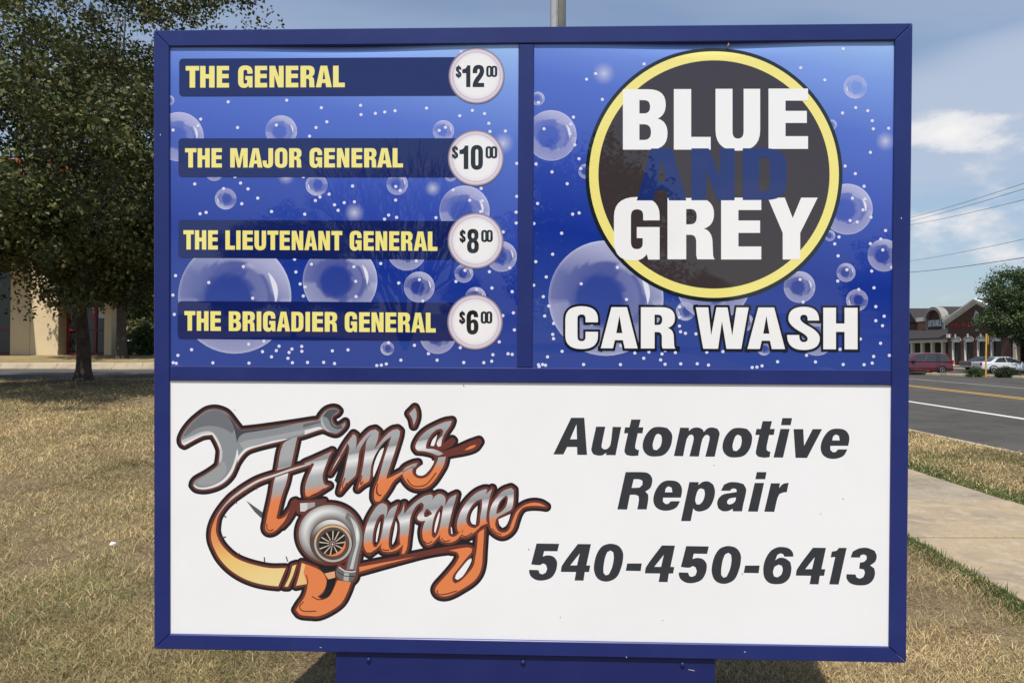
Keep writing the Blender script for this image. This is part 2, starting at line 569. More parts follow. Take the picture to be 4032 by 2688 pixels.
GL = {
    'T': ['0,0 1,0 1,.21 .7,.21 .7,1 .29,1 .29,.21 0,.21'],
    'H': ['0,0 .37,0 .37,.38 .62,.38 .62,0 1,0 1,1 .62,1 .62,.58 .37,.58 .37,1 0,1'],
    'E': ['0,0 1,0 1,.2 .43,.2 .43,.37 .97,.37 .97,.57 .43,.57 .43,.79 1,.79 1,1 0,1'],
    'F': ['0,0 1,0 1,.2 .43,.2 .43,.4 .95,.4 .95,.6 .43,.6 .43,1 0,1'],
    'L': ['0,0 .47,0 .47,.79 1,.79 1,1 0,1'],
    'I': ['0,0 1,0 1,1 0,1'],
    'N': ['0,0 .4,0 .66,.53 .66,0 1,0 1,1 .61,1 .34,.44 .34,1 0,1'],
    'A': ['.29,0 .71,0 1,1 .65,1 .6,.8 .38,.8 .33,1 0,1', '.505,.2 .42,.63 .585,.63'],
    'M': ['0,0 .38,0 .51,.6 .64,0 1,0 1,1 .74,1 .74,.3 .58,1 .42,1 .26,.3 .26,1 0,1'],
    'R': ['0,0 .58,0 ~.97,0 .97,.26 ~.97,.45 .76,.5 ~.94,.54 .94,.74 .95,.92 ~.96,1 1,1 .62,1 .6,.93 .6,.72 ~.6,.6 .48,.6 .39,.6 .39,1 0,1', '.39,.18 .48,.18 ~.61,.18 .61,.3 ~.61,.43 .48,.43 .39,.43'],
    'G': ['1,.36 .64,.36 .64,.28 ~.64,.18 .5,.18 ~.37,.18 .37,.3 .37,.71 ~.37,.83 .5,.83 ~.63,.83 .63,.73 .63,.65 .5,.65 .5,.47 1,.47 1,1 .75,1 .72,.91 ~.62,1.02 .42,1.02 ~0,1.02 0,.7 0,.3 ~0,-.02 .5,-.02 ~1,-.02 1,.28'],
    'O': ['.5,-.02 ~1,-.02 1,.3 1,.7 ~1,1.02 .5,1.02 ~0,1.02 0,.7 0,.3 ~0,-.02', '.5,.17 ~.63,.17 .63,.28 .63,.72 ~.63,.83 .5,.83 ~.37,.83 .37,.72 .37,.28 ~.37,.17'],
    'C': ['1,.37 .62,.37 .62,.28 ~.62,.18 .5,.18 ~.37,.18 .37,.28 .37,.72 ~.37,.83 .5,.83 ~.62,.83 .62,.72 .62,.6 1,.6 1,.7 ~1,1.02 .5,1.02 ~0,1.02 0,.7 0,.3 ~0,-.02 .5,-.02 ~1,-.02 1,.3'],
    'U': ['0,0 .38,0 .38,.7 ~.38,.82 .5,.82 ~.63,.82 .63,.7 .63,0 1,0 1,.68 ~1,1.02 .5,1.02 ~0,1.02 0,.68'],
    'J': ['.55,0 1,0 1,.72 ~1,1.02 .5,1.02 ~0,1.02 0,.72 0,.64 .38,.64 .38,.76 ~.38,.83 .46,.83 ~.55,.83 .55,.75'],
    'B': ['0,0 .57,0 ~.96,0 .96,.25 ~.96,.43 .78,.485 ~1,.53 1,.73 ~1,1 .6,1 0,1', '.37,.18 .47,.18 ~.61,.18 .61,.29 ~.61,.4 .47,.4 .37,.4', '.37,.58 .47,.58 ~.63,.58 .63,.71 ~.63,.84 .47,.84 .37,.84'],
    'D': ['0,0 .52,0 ~1,0 1,.3 1,.7 ~1,1 .52,1 0,1', '.38,.18 .47,.18 ~.62,.18 .62,.3 .62,.7 ~.62,.83 .47,.83 .38,.83'],
    'Y': ['0,0 .34,0 .5,.33 .67,0 1,0 .65,.57 .65,1 .3,1 .3,.57'],
    'W': ['0,0 .235,0 .29,.68 .39,0 .6,0 .69,.68 .77,0 1,0 .86,1 .58,1 .495,.33 .42,1 .14,1'],
    'K': ['0,0 .4,0 .4,.38 .6,0 1,0 .74,.44 1,1 .6,1 .46,.66 .4,.75 .4,1 0,1'],
    'S': ['.98,.31 .63,.31 ~.64,.17 .52,.17 ~.4,.17 .4,.26 ~.4,.33 .6,.42 ~1,.58 1,.74 ~1,1.02 .5,1.02 ~0,1.02 0,.66 .37,.66 ~.37,.83 .5,.83 ~.63,.83 .63,.75 ~.63,.68 .45,.6 ~.04,.43 .04,.27 ~.04,-.02 .52,-.02 ~.98,-.02'],
    '1': ['.6,0 1,0 1,1 .48,1 .48,.36 0,.36 0,.18 ~.5,.18'],
    '2': ['0,.36 0,.3 ~0,-.02 .5,-.02 ~1,-.02 1,.26 ~1,.42 .72,.62 ~.5,.76 .47,.81 1,.81 1,1 0,1 0,.9 ~.05,.7 .4,.48 ~.62,.34 .62,.25 ~.62,.16 .52,.16 ~.4,.16 .4,.28 .4,.36'],
    '6': ['.98,.28 .62,.28 ~.62,.16 .5,.16 ~.38,.16 .38,.3 .38,.43 ~.45,.37 .6,.37 ~1,.37 1,.68 ~1,1.02 .5,1.02 ~0,1.02 0,.66 0,.32 ~0,-.02 .52,-.02 ~.98,-.02', '.5,.52 ~.62,.52 .62,.62 .62,.74 ~.62,.84 .5,.84 ~.38,.84 .38,.74 .38,.62 ~.38,.52'],
    '8': ['.5,-.02 ~.97,-.02 .97,.24 ~.97,.4 .8,.47 ~1,.55 1,.73 ~1,1.02 .5,1.02 ~0,1.02 0,.73 ~0,.55 .2,.47 ~.03,.4 .03,.24 ~.03,-.02', '.5,.16 ~.62,.16 .62,.27 ~.62,.38 .5,.38 ~.38,.38 .38,.27 ~.38,.16', '.5,.56 ~.63,.56 .63,.7 ~.63,.84 .5,.84 ~.37,.84 .37,.7 ~.37,.56'],
    '0': ['.5,-.02 ~1,-.02 1,.28 1,.72 ~1,1.02 .5,1.02 ~0,1.02 0,.72 0,.28 ~0,-.02', '.5,.15 ~.62,.15 .62,.26 .62,.74 ~.62,.85 .5,.85 ~.38,.85 .38,.74 .38,.26 ~.38,.15'],
}
GL = {k: [parse(c) for c in v] for k, v in GL.items()}


def tri_fill(contours):
    vs, es = [], []
    for c in contours:
        b = len(vs)
        vs += [Vector((p[0], p[1])) for p in c]
        es += [(b + i, b + (i + 1) % len(c)) for i in range(len(c))]
    r = delaunay_2d_cdt(vs, es, [], 0, 1e-4)
    V = np.array([(v.x, v.y) for v in r[0]])
    T = np.array([f for f in r[2] if len(f) == 3])
    c = V[T].mean(axis=1)
    ins = np.zeros(len(c), bool)
    for q in contours:
        q = np.array([(p[0], p[1]) for p in q])
        q2 = np.roll(q, -1, axis=0)
        Y = c[:, 1][:, None]
        with np.errstate(divide='ignore', invalid='ignore'):
            xi = (q2[:, 0] - q[:, 0]) * (Y - q[:, 1]) / (q2[:, 1] - q[:, 1]) + q[:, 0]
        cr = ((q[:, 1] > Y) != (q2[:, 1] > Y)) & (c[:, 0][:, None] < xi)
        ins ^= (cr.sum(axis=1) % 2).astype(bool)
    return [tuple(v) for v in V], [tuple(int(k) for k in f) for f in T[ins]]


class PR:
    """one printed layer: triangles in pixels with a colour per vertex"""
    def __init__(s, layer):
        s.v, s.t, s.c, s.l, s.layer, s.clip = [], [], [], [], layer, None

    def tris(s, pts, tr, col, dl=0.0):
        b = len(s.v)
        s.v += list(pts)
        s.t += [tuple(i + b for i in f) for f in tr]
        if len(col) and hasattr(col[0], '__len__'):
            s.c += [(*c, 1) if len(c) == 3 else tuple(c) for c in col]
        else:
            s.c += [(*col, 1) if len(col) == 3 else tuple(col)] * len(pts)
        s.l += [dl] * len(pts)

    def fill(s, contours, col, dl=0.0):
        p, t = tri_fill(contours)
        s.tris(p, t, col, dl)

    def build(s, name, parent, mt=None):
        co = []
        for (px, py), dl in zip(s.v, s.l):
            x, z = sp(px, py)
            if s.clip:
                x = min(max(x, s.clip[0]), s.clip[1])
                z = min(max(z, s.clip[2]), s.clip[3])
            co.append((x, PANEL_Y + bow(x, z) - LAY * (s.layer + dl), z))
        # face the triangles to the viewer (-Y)
        tr = []
        for f in s.t:
            a, b, c = (co[i] for i in f)
            cr = (b[0] - a[0]) * (c[2] - a[2]) - (b[2] - a[2]) * (c[0] - a[0])
            if abs(cr) < 4e-9:
                continue
            tr.append(f if cr > 0 else (f[0], f[2], f[1]))
        me = mesh_np(name, co, tris=tr, col=s.c)
        me.shade_flat()
        return link(name, me, mt or M_PRINT, parent)


def union(polys):
    """planar union of simple polygons -> points, triangles"""
    vs, es = [], []
    for p in polys:
        b = len(vs)
        vs += [Vector(q) for q in p]
        es += [(b + i, b + (i + 1) % len(p)) for i in range(len(p))]
    r = delaunay_2d_cdt(vs, es, [], 0, 0.004)
    V = np.array([(v.x, v.y) for v in r[0]])
    T = np.array([f for f in r[2] if len(f) == 3])
    c = V[T].mean(axis=1)
    keep = np.zeros(len(c), bool)
    for p in polys:
        q = np.array(p)
        lo, hi = q.min(0), q.max(0)
        idx = np.where((~keep) & (c[:, 0] >= lo[0]) & (c[:, 0] <= hi[0]) & (c[:, 1] >= lo[1]) & (c[:, 1] <= hi[1]))[0]
        if not len(idx):
            continue
        x, y = c[idx, 0], c[idx, 1]
        ins = np.zeros(len(idx), bool)
        n = len(q)
        for i in range(n):
            x1, y1 = q[i]
            x2, y2 = q[(i + 1) % n]
            if y1 == y2:
                continue
            cr = ((y1 > y) != (y2 > y)) & (x < (x2 - x1) * (y - y1) / (y2 - y1) + x1)
            ins ^= cr
        keep[idx[ins]] = True
    return [tuple(v) for v in V], [tuple(int(k) for k in f) for f in T[keep]]


def area(p):
    return 0.5 * sum(p[i][0] * p[(i + 1) % len(p)][1] - p[(i + 1) % len(p)][0] * p[i][1] for i in range(len(p)))


def grow(poly, r, miter=False):
    """polygons whose union is the outline band of half-width r round a closed contour"""
    out = []
    n = len(poly)
    for i in range(n):
        a, b = Vector(poly[i]), Vector(poly[(i + 1) % n])
        d = b - a
        if d.length < 1e-6:
            continue
        d.normalize()
        q = Vector((-d.y, d.x)) * r
        c = Vector(poly[(i + 2) % n]) - b
        ea = eb = 0.0
        if miter:
            p0 = a - Vector(poly[i - 1])
            for w, sgn in ((p0, 0), (c, 1)):
                if w.length > 1e-6:
                    w.normalize()
                    th = abs(math.atan2(d.x * w.y - d.y * w.x, d.dot(w)))
                    e = min(r * math.tan(min(th, 2.4) / 2), 1.6 * r)
                    if sgn == 0:
                        ea = e
                    else:
                        eb = e
        A, B = a - d * ea, b + d * eb
        out.append([tuple(A + q), tuple(A - q), tuple(B - q), tuple(B + q)])
        if not miter and c.length > 1e-6:
            c.normalize()
            th = math.atan2(d.x * c.y - d.y * c.x, d.dot(c))
            if abs(th) > 0.015:
                sg = -1 if th > 0 else 1                    # the outer side of the bend
                a0 = math.atan2(d.x * sg, -d.y * sg)
                m = max(1, int(abs(th) / 0.35) + 1)
                fan = [(b.x, b.y)] + [(b.x + r * math.cos(a0 + th * k / m), b.y + r * math.sin(a0 + th * k / m)) for k in range(m + 1)]
                out.append(fan)
    return out


def smooth(poly, corner=52, sub=4):
    n = len(poly)
    P = [Vector(p) for p in poly]
    tan = []
    for i in range(n):
        a, b = P[i] - P[i - 1], P[(i + 1) % n] - P[i]
        th = abs(math.degrees(math.atan2(a.x * b.y - a.y * b.x, a.dot(b)))) if a.length and b.length else 0
        tan.append(None if th > corner else (P[(i + 1) % n] - P[i - 1]).normalized())
    out = []
    for i in range(n):
        p, q = P[i], P[(i + 1) % n]
        d = (q - p)
        L = d.length
        t0 = tan[i] if tan[i] is not None else (d.normalized() if L else Vector((0, 0)))
        t1 = tan[(i + 1) % n] if tan[(i + 1) % n] is not None else (d.normalized() if L else Vector((0, 0)))
        m = 1 if (L < 6 or (tan[i] is None and tan[(i + 1) % n] is None)) else sub
        for k in range(m):
            t = k / m
            h00, h10, h01, h11 = 2 * t ** 3 - 3 * t * t + 1, t ** 3 - 2 * t * t + t, -2 * t ** 3 + 3 * t * t, t ** 3 - t * t
            v = p * h00 + t0 * (L * h10) + q * h01 + t1 * (L * h11)
            out.append((v.x, v.y))
    return out


def frame_of(x0, y0, s):
    return lambda pts: [(x0 + a / s, y0 + b / s) for a, b in pts]


def letter(ch, x0, x1, yt, yb, yt2=None, yb2=None):
    """glyph contours in the box x0..x1; tops and bottoms may differ left/right"""
    yt2 = yt if yt2 is None else yt2
    yb2 = yb if yb2 is None else yb2
    return [[(x0 + u * (x1 - x0), (yt + (yt2 - yt) * u) * (1 - v) + (yb + (yb2 - yb) * u) * v) for u, v in c] for c in GL[ch]]


def line_of(text, spans, lt, rt, lb, rb):
    """letters with their x-spans; top line lt -> rt and bottom line lb -> rb given as (x, y)"""
    ty = lambda x: lt[1] + (rt[1] - lt[1]) * (x - lt[0]) / (rt[0] - lt[0])
    by = lambda x: lb[1] + (rb[1] - lb[1]) * (x - lb[0]) / (rb[0] - lb[0])
    return [letter(c, a, b, ty(a), by(a), ty(b), by(b)) for c, (a, b) in zip(text, spans)]


YEL = (0.83, 0.74, 0.22)
WHT = (0.83, 0.83, 0.82)
BLK = (0.014, 0.016, 0.020)
NAVY = (0.007, 0.015, 0.105)
CLIP_L = (x0i - .003, xc0 + .003, zm1 - .003, z1i + .005)
CLIP_R = (xc1 - .003, x1i + .003, zm1 - .003, z1i + .005)

# bubbles ------------------------------------------------------------
def bubble(px, py, r, parent, clip, layer, flip=False):
    pr_ = PR(layer)
    pr_.clip = clip
    nr, nt = 14, 48
    sgn = -1 if flip else 1
    pts, cols = [], []
    for i in range(nr + 1):
        q = (i / nr) ** 0.7
        for k in range(nt):
            th = 2 * math.pi * k / nt
            x, y = q * math.cos(th), q * math.sin(th)
            X, Y = x * sgn, y * sgn                       # light cap up and right
            a = 0.10 + 0.20 * q * q
            cap = max(0.0, (X * 0.45 - Y * 0.9))          # upper crescent
            d2 = math.hypot(X + 0.10, Y - 0.16)
            if d2 > 0.80 and cap > 0.1:
                a += 0.50 * min(1, cap * 1.3)
            d3 = math.hypot(X - 0.08, Y + 0.22)
            if d3 > 0.78 and Y > 0.05:
                a += 0.26
            d4 = math.hypot(X + 0.12, Y - 0.02)
            if d4 < 0.46:
                a -= 0.13 * min(1, (0.46 - d4) * 9)
            elif X > 0.2 and d4 < 0.70:
                a += 0.13
            if q > 0.955:
                a += 0.22
            a = min(max(a * 0.80 - 0.02, 0.02), 0.80)
            pts.append((px + x * r, py + y * r))
            cols.append((0.66, 0.68, 0.93, a))
    tr = []
    for i in range(nr):
        for k in range(nt):
            a, b = i * nt + k, i * nt + (k + 1) % nt
            tr += [(a, b, b + nt), (a, b + nt, a + nt)]
    pr_.tris(pts, tr, cols)
    # streak
    st = []
    for k in range(9):
        t = -0.62 + 0.75 * k / 8
        st.append((0.73 * math.cos(t), 0.73 * math.sin(t), 0.045 * math.sin(math.pi * (k + .4) / 8.8)))
    poly = [(px + sgn * x * (1 + w / .73) * r, py + sgn * y * (1 + w / .73) * r) for x, y, w in st] + \
           [(px + sgn * x * (1 - w / .73) * r, py + sgn * y * (1 - w / .73) * r) for x, y, w in st[::-1]]
    pr_.fill([poly], (0.82, 0.83, 0.95, 0.85), 0.5)
    return pr_.build('bubble', parent, M_PRINTA)


def glow(px, py, r, parent, clip, layer):
    pr_ = PR(layer)
    pr_.clip = clip
    pts, cols, tr = [(px, py)], [(.8, .82, .98, .62)], []
    nt = 28
    for i in range(1, 7):
        q = i / 6
        for k in range(nt):
            pts.append((px + q * r * math.cos(2 * math.pi * k / nt), py + q * r * math.sin(2 * math.pi * k / nt)))
            cols.append((.75, .78, .97, .62 * (1 - q) ** 1.3))
    for k in range(nt):
        tr.append((0, 1 + k, 1 + (k + 1) % nt))
        for i in range(5):
            a, b = 1 + i * nt + k, 1 + i * nt + (k + 1) % nt
            tr += [(a, b, b + nt), (a, b + nt, a + nt)]
    pr_.tris(pts, tr, cols)
    return pr_.build('bubble_glow', parent, M_PRINTA)


BL = [(705, 539, 97), (667, 396, 20), (1107.7, 517, 62), (1746, 516, 42), (888.6, 783, 42, 1), (1246.7, 728, 43, 1), (844, 678, 35), (1564, 726, 42), (1829, 830, 99),
      (1774, 691, 24), (1975, 1010, 60), (924.4, 1169, 223), (1339, 1105, 147), (1601.6, 988, 77), (1650.7, 1130, 60.6), (1826.7, 1076.5, 36.7), (1873, 1172, 42), (1524.8, 1371.5, 27, 1), (1723.7, 1322, 70.7)]
BR = [(2117.6, 389, 27), (2171, 534, 99.4), (2306, 675, 29), (2386, 1173.7, 226.7), (2698.7, 1225, 37, 1), (2808, 1112, 148), (3367.6, 343.6, 46, 1), (3275, 492, 20), (3336, 823.6, 100),
      (3267, 928, 21.6), (3480, 1005, 64), (3331, 1073, 37), (3148, 1130, 62), (3374.6, 1181.5, 43, 1), (2931, 1268, 36), (3216, 1330, 70), (3008.5, 1372, 27, 1)]
for k, b in enumerate(BL):
    bubble(b[0], b[1], b[2], pl, CLIP_L, 1 + 0.7 * (k % 4), len(b) > 3)
for k, b in enumerate(BR):
    bubble(b[0], b[1], b[2], pr, CLIP_R, 1 + 0.7 * (k % 4), len(b) > 3)
for (a, b, c) in ((1126, 694, 36), (1981, 564, 46), (1395, 838, 42), (1704, 742, 34)):
    glow(a, b, c, pl, CLIP_L, 0.8)
for (a, b, c) in ((2378, 290, 48), (3486, 556, 42)):
    glow(a, b, c, pr, CLIP_R, 0.8)

# small dots -----------------------------------------------------------
ZA, ZB_, ZCc, ZD = (600, 80, 3.136), (1350, 80, 3.136), (600, 500, 3.136), (1350, 500, 3.136)
ZE, ZF = (600, 1000, 3.136), (1350, 1000, 3.136)
ZG, ZH, ZI, ZJ = (2080, 80, 3.136), (2830, 80, 3.0545), (2080, 560, 3.136), (2830, 560, 3.0545)
ZK, ZL = (2080, 1040, 3.136), (2830, 1040, 3.0545)
DOTS_L = {
    ZA: [(937, 1010), (1660, 990), (2087, 1083), (2155, 1256), (2022, 1327), (1942, 1433), (1053, 1327), (598, 1223), (565, 1305), (257, 1358), (1532, 1296)],
    ZB_: [(220, 1053), (225, 1168), (402, 1152), (518, 1136), (645, 1120), (1034, 1088), (1600, 1116), (1443, 1182), (1750, 1155), (1803, 1275), (1817, 1375), (2007, 1370), (1190, 1363), (1267, 1325), (1465, 395)],
    ZCc: [(524, 705), (1090, 694), (1182, 766), (1302, 880), (1105, 949), (880, 763), (590, 1072), (665, 1056), (1472, 1045), (1882, 1078), (2014, 909), (2070, 866), (2183, 831), (2250, 962), (2294, 1030), (1022, 615), (1866, 615)],
    ZD: [(120, 731), (143, 925), (17, 936), (654, 737), (709, 786), (652, 904), (566, 1089), (664, 1117), (515, 1138), (1150, 1121), (1708, 760), (1568, 906), (1723, 914), (1702, 1045), (2148, 451), (2148, 858), (2140, 1053), (2140, 1187), (1980, 1297), (1362, 780)],
    ZE: [(288, 267), (255, 507), (272, 745), (698, 352), (1125, 156), (1240, 546), (1757, 65), (1773, 222), (1826, 370), (1886, 408), (1864, 518), (1965, 126), (485, 1180), (317, 1250), (258, 1340), (296, 1348), (748, 1342), (1194, 1345), (1190, 1112), (1378, 1075), (1361, 1204), (1472, 1268), (1531, 1191), (1565, 1137), (1689, 1214), (1724, 1171), (1675, 1286), (1730, 1341), (1845, 1140), (1847, 1200), (1917, 1337), (2116, 1336), (2250, 1351), (2223, 1194)],
    ZF: [(137, 158), (160, 338), (163, 526), (468, 118), (690, 358), (946, 317), (906, 86), (1508, 202), (1397, 339), (1810, 219), (1841, 420), (2062, 171), (1652, 440), (2091, 464), (2106, 726), (2118, 936), (1975, 760), (1931, 1084), (1853, 1242), (2040, 1230), (2091, 1238), (1838, 1322), (1740, 1340), (1493, 1338), (1164, 1309), (1057, 1229), (884, 1126), (717, 1309), (537, 1356), (476, 1370), (420, 1375), (64, 1182), (1450, 1155), (988, 580), (565, 1095)]}
DOTS_R = {
    ZG: [(1430, 543), (720, 731), (833, 662), (915, 980), (125, 1018), (195, 1342), (558, 1198), (525, 1286), (515, 1405), (575, 1540)],
    ZH: [(985, 575), (1275, 721), (1497, 346), (1646, 1053), (1791, 1090), (1845, 1210), (1858, 1308), (2042, 1301), (1488, 1118)],
    ZI: [(96, 271), (293, 369), (627, 206), (648, 328), (481, 514), (115, 758), (548, 889), (628, 874), (412, 1124), (301, 1383), (93, 1475), (1100, 1546), (70, 1005)],
    ZJ: [(1823, 124), (1519, 289), (1641, 380), (1747, 531), (1607, 675), (1758, 686), (1734, 815), (1579, 943), (1664, 960), (1828, 903), (2005, 1063), (1445, 1140), (1394, 1223), (1435, 1367), (1822, 1220), (1948, 1165), (1972, 1296), (2078, 1503)],
    ZK: [(222, 158), (653, 242), (186, 401), (254, 516), (202, 639), (313, 731), (302, 866), (312, 919), (418, 1075), (238, 1143), (127, 1240), (177, 1237), (213, 1246), (135, 1264), (683, 1237), (1138, 1238), (1212, 436), (785, 740), (1143, 1005), (1868, 528), (1866, 656), (1866, 763), (1880, 833), (1940, 853), (2070, 860), (1316, 1096), (1426, 1160), (1490, 1083), (1651, 1107), (1634, 1180), (1689, 1234), (1816, 1090), (1882, 1229), (2086, 1228), (2225, 1244), (2204, 1086), (1690, 1065), (67, 260)],
    ZL: [(978, 184), (1540, 67), (1430, 203), (1013, 455), (1838, 83), (1866, 284), (1888, 510), (1988, 625), (1888, 679), (1968, 739), (1702, 899), (1945, 950), (1862, 1108), (2050, 1096), (1845, 1188), (1747, 1207), (1496, 1205), (1162, 1174), (1056, 1094), (707, 1172), (520, 1221), (459, 1236), (402, 1240), (1458, 1022), (1682, 305), (50, 1050)]}
for dots, par, clip in ((DOTS_L, pl, CLIP_L), (DOTS_R, pr, CLIP_R)):
    d = PR(4.6)
    d.clip = clip
    for (zx, zy, zs), ps in dots.items():
        for i, (a, b) in enumerate(ps):
            x, y = zx + a / zs, zy + b / zs
            d.fill([[(x + 6.4 * math.cos(k * math.pi / 6), y + 6.4 * math.sin(k * math.pi / 6)) for k in range(12)]], (.66, .68, .86), 0.3 * (i % 2))
    tag(d.build('bubble_dots', par), kind='stuff')

# price bars, lettering and badges ----------------------------------------
def bar(x0, x1, ytl, ytr, ybl, ybr, r=15):
    p = [(x1, ytr), (x1, ybr)]
    for k in range(7):
        t = math.pi / 2 + k / 6 * math.pi / 2
        p.append((x0 + r + r * math.cos(t), ybl - r + r * math.sin(t)))
    for k in range(7):
        t = math.pi + k / 6 * math.pi / 2
        p.append((x0 + r + r * math.cos(t), ytl + r + r * math.sin(t)))
    return p


for a in ((706, 1800, 232, 226, 380, 377), (703, 1796, 545.5, 545, 697, 698.5), (703, 1796, 866, 870.6, 1015, 1022), (700, 1796, 1185, 1191, 1334, 1342)):
    b = PR(5.5)
    b.clip = CLIP_L
    b.fill([bar(*a)], NAVY)
    b.build('price_bar', pl)


def sc(z, spans):
    return [(z[0] + a / z[2], z[0] + b / z[2]) for a, b in spans]


L1 = sc(ZA, [(413, 580), (592, 770), (797, 948), (1060, 1238), (1267, 1418), (1447, 1622), (1648, 1803), (1830, 2010), (2020, 2217), (2232, 2377)])
L2 = sc(ZCc, [(405, 545), (560, 710), (732, 860), (963, 1178), (1192, 1362), (1363, 1492), (1515, 1668), (1690, 1847), (1942, 2097), (2123, 2255), (2280, 2432)]) + sc(ZD, [(108, 240), (264, 420), (425, 605), (615, 743)])
L3 = sc(ZCc, [(385, 514), (528, 667), (690, 810), (903, 1020), (1037, 1090), (1115, 1242), (1262, 1405), (1422, 1556), (1574, 1698), (1722, 1864), (1878, 2037), (2051, 2194), (2212, 2346)]) + sc(ZD, [(85, 232), (257, 382), (405, 548), (573, 697), (720, 865), (877, 1040), (1050, 1168)])
L4 = sc(ZE, [(397, 532), (550, 695), (718, 847), (945, 1096), (1116, 1271), (1290, 1346), (1368, 1520), (1538, 1702), (1718, 1866), (1892, 1947), (1975, 2108), (2130, 2287)]) + sc(ZF, [(25, 176), (202, 333), (355, 503), (527, 660), (682, 835), (847, 1012), (1025, 1147)])
for text, spans, lt, rt, lb, rb in (
        ('THEGENERAL', L1, (731, 261.2), (1358, 260), (731, 346.3), (1358, 344.5)),
        ('THEMAJORGENERAL', L2, (729, 584.5), (1587, 584), (729, 660.2), (1587, 660)),
        ('THELIEUTENANTGENERAL', L3, (723, 906.6), (1722, 912), (723, 982.2), (1722, 988)),
        ('THEBRIGADIERGENERAL', L4, (726.6, 1224.2), (1716, 1231.2), (726.6, 1301.4), (1716, 1308.7))):
    for cs in line_of(text, spans, lt, rt, lb, rb):
        p = PR(6.5)
        p.fill(cs, YEL)
        p.build('letter', pl)


def badge(cx, cy, r, amount, boxes):
    p = PR(7.5)
    nt = 64
    rings = [(1.0, (.20, .15, .19)), (.97, (.27, .21, .26)), (.92, (.62, .56, .63)), (.875, (.70, .66, .71)), (.86, (.42, .35, .42)), (.845, (.60, .52, .60)), (.80, (.74, .70, .74)), (.70, (.80, .79, .79)), (.0, (.83, .83, .81))]
    pts, cols, tr = [], [], []
    for q, c in rings:
        for k in range(nt):
            pts.append((cx + q * r * math.cos(2 * math.pi * k / nt), cy + q * r * math.sin(2 * math.pi * k / nt)))
            cols.append((*c, 1))
    for i in range(len(rings) - 1):
        for k in range(nt):
            a, b = i * nt + k, i * nt + (k + 1) % nt
            tr += [(a, b, b + nt), (a, b + nt, a + nt)]
    p.tris(pts, tr, cols)
    o = p.build('price_badge', pl)
    k = 0
    for ch, (x0, x1, y0, y1) in zip(amount, boxes):
        t = PR(8.5)
        if ch == '$':
            dy = (y1 - y0) * 0.09
            t.fill(letter('S', x0, x1, y0 + dy, y1 - dy)[:1], BLK, 0)
            xm = (x0 + x1) / 2
            t.fill([[(xm - 1.9, y0), (xm + 1.9, y0), (xm + 1.9, y1), (xm - 1.9, y1)]], BLK, 0.4)
        else:
            k += 1
            t.fill(letter(ch, x0, x1, y0, y1), BLK, 0.4 * (k % 3))
        t.build('price_digit' if ch != '$' else 'dollar_sign', pl)


def bx(z, l):
    return [(z[0] + a / z[2], z[0] + b / z[2], z[1] + c / z[2], z[1] + d / z[2]) for a, b, c, d in l]


badge(1876.6, 299.5, 110.4, '$1200', bx(ZB_, [(1393, 1465, 558, 722), (1475, 1575, 560, 828), (1603, 1745, 560, 828), (1770, 1846, 568, 702), (1830, 1907, 568, 702)]))
badge(1873.8, 623, 110.3, '$1000', bx(ZD, [(1345, 1425, 228, 403), (1440, 1550, 232, 522), (1580, 1730, 231, 524), (1762, 1842, 243, 388), (1826, 1907, 243, 388)]))
badge(1872.5, 948, 110, '$800', bx(ZD, [(1440, 1518, 1262, 1437), (1533, 1680, 1264, 1554), (1708, 1789, 1275, 1418), (1772, 1852, 1275, 1418)]))
badge(1870.6, 1267.4, 109.5, '$600', bx(ZF, [(1435, 1512, 698, 872), (1527, 1675, 699, 987), (1702, 1782, 710, 855), (1766, 1846, 710, 855)]))

# round emblem ---------------------------------------------------------------
def ring(px, py, rx, ry, layer, col, name, par, n=128):
    p = PR(layer)
    p.clip = CLIP_R
    pts, tr = [], []
    for i, q in enumerate((1, .985, .97, .94, .9, .7)):
        for k in range(n):
            pts.append((px + q * rx * math.cos(2 * math.pi * k / n), py + q * ry * math.sin(2 * math.pi * k / n)))
        if i:
            for k in range(n):
                a, b = (i - 1) * n + k, (i - 1) * n + (k + 1) % n
                tr += [(a, b, b + n), (a, b + n, a + n)]
    pts.append((px, py))
    b = 5 * n
    tr += [(b + k, b + (k + 1) % n, len(pts) - 1) for k in range(n)]
    p.tris(pts, tr, col)
    return p.build(name, par)


ring(2811, 687.5, 506, 499.5, 5.5, (.012, .018, .022), 'emblem_rim', pr)
ring(2811, 687.5, 491.5, 485, 6.5, YEL, 'emblem_ring', pr)
ring(2811, 687.5, 455, 448.5, 7.5, (.043, .033, .035), 'emblem_disc', pr)
for ch, a in zip('BLUEGREY', ((2452.5, 2628, 352.7, 590), (2653, 2798, 352, 590), (2817, 2992.6, 351, 589.5), (3025.5, 3181, 350, 587), (2417.4, 2597, 781, 1022), (2628, 2816.6, 780, 1021), (2839, 2997, 778.7, 1021.6), (3022.5, 3219, 778.7, 1021.6))):
    t = PR(8.5)
    t.fill(letter(ch, *a), WHT)
    t.build('letter', pr)
for ch, a in zip('AND', ((2507, 2702, 585.5, 789.6), (2722, 2892, 585, 789), (2924, 3096, 584.6, 788))):
    t = PR(9.5)
    t.fill(letter(ch, *a), (.013, .029, .150))
    t.build('letter', pr)
spans = sc(ZK, [(458, 860), (895, 1350), (1390, 1822)]) + [(2739.5, 2947)] + sc(ZL, [(343, 795), (820, 1213), (1255, 1667)])
words = line_of('CARWASH', spans, (2226, 1208.4), (3376, 1211.5), (2226, 1370), (3376, 1375))
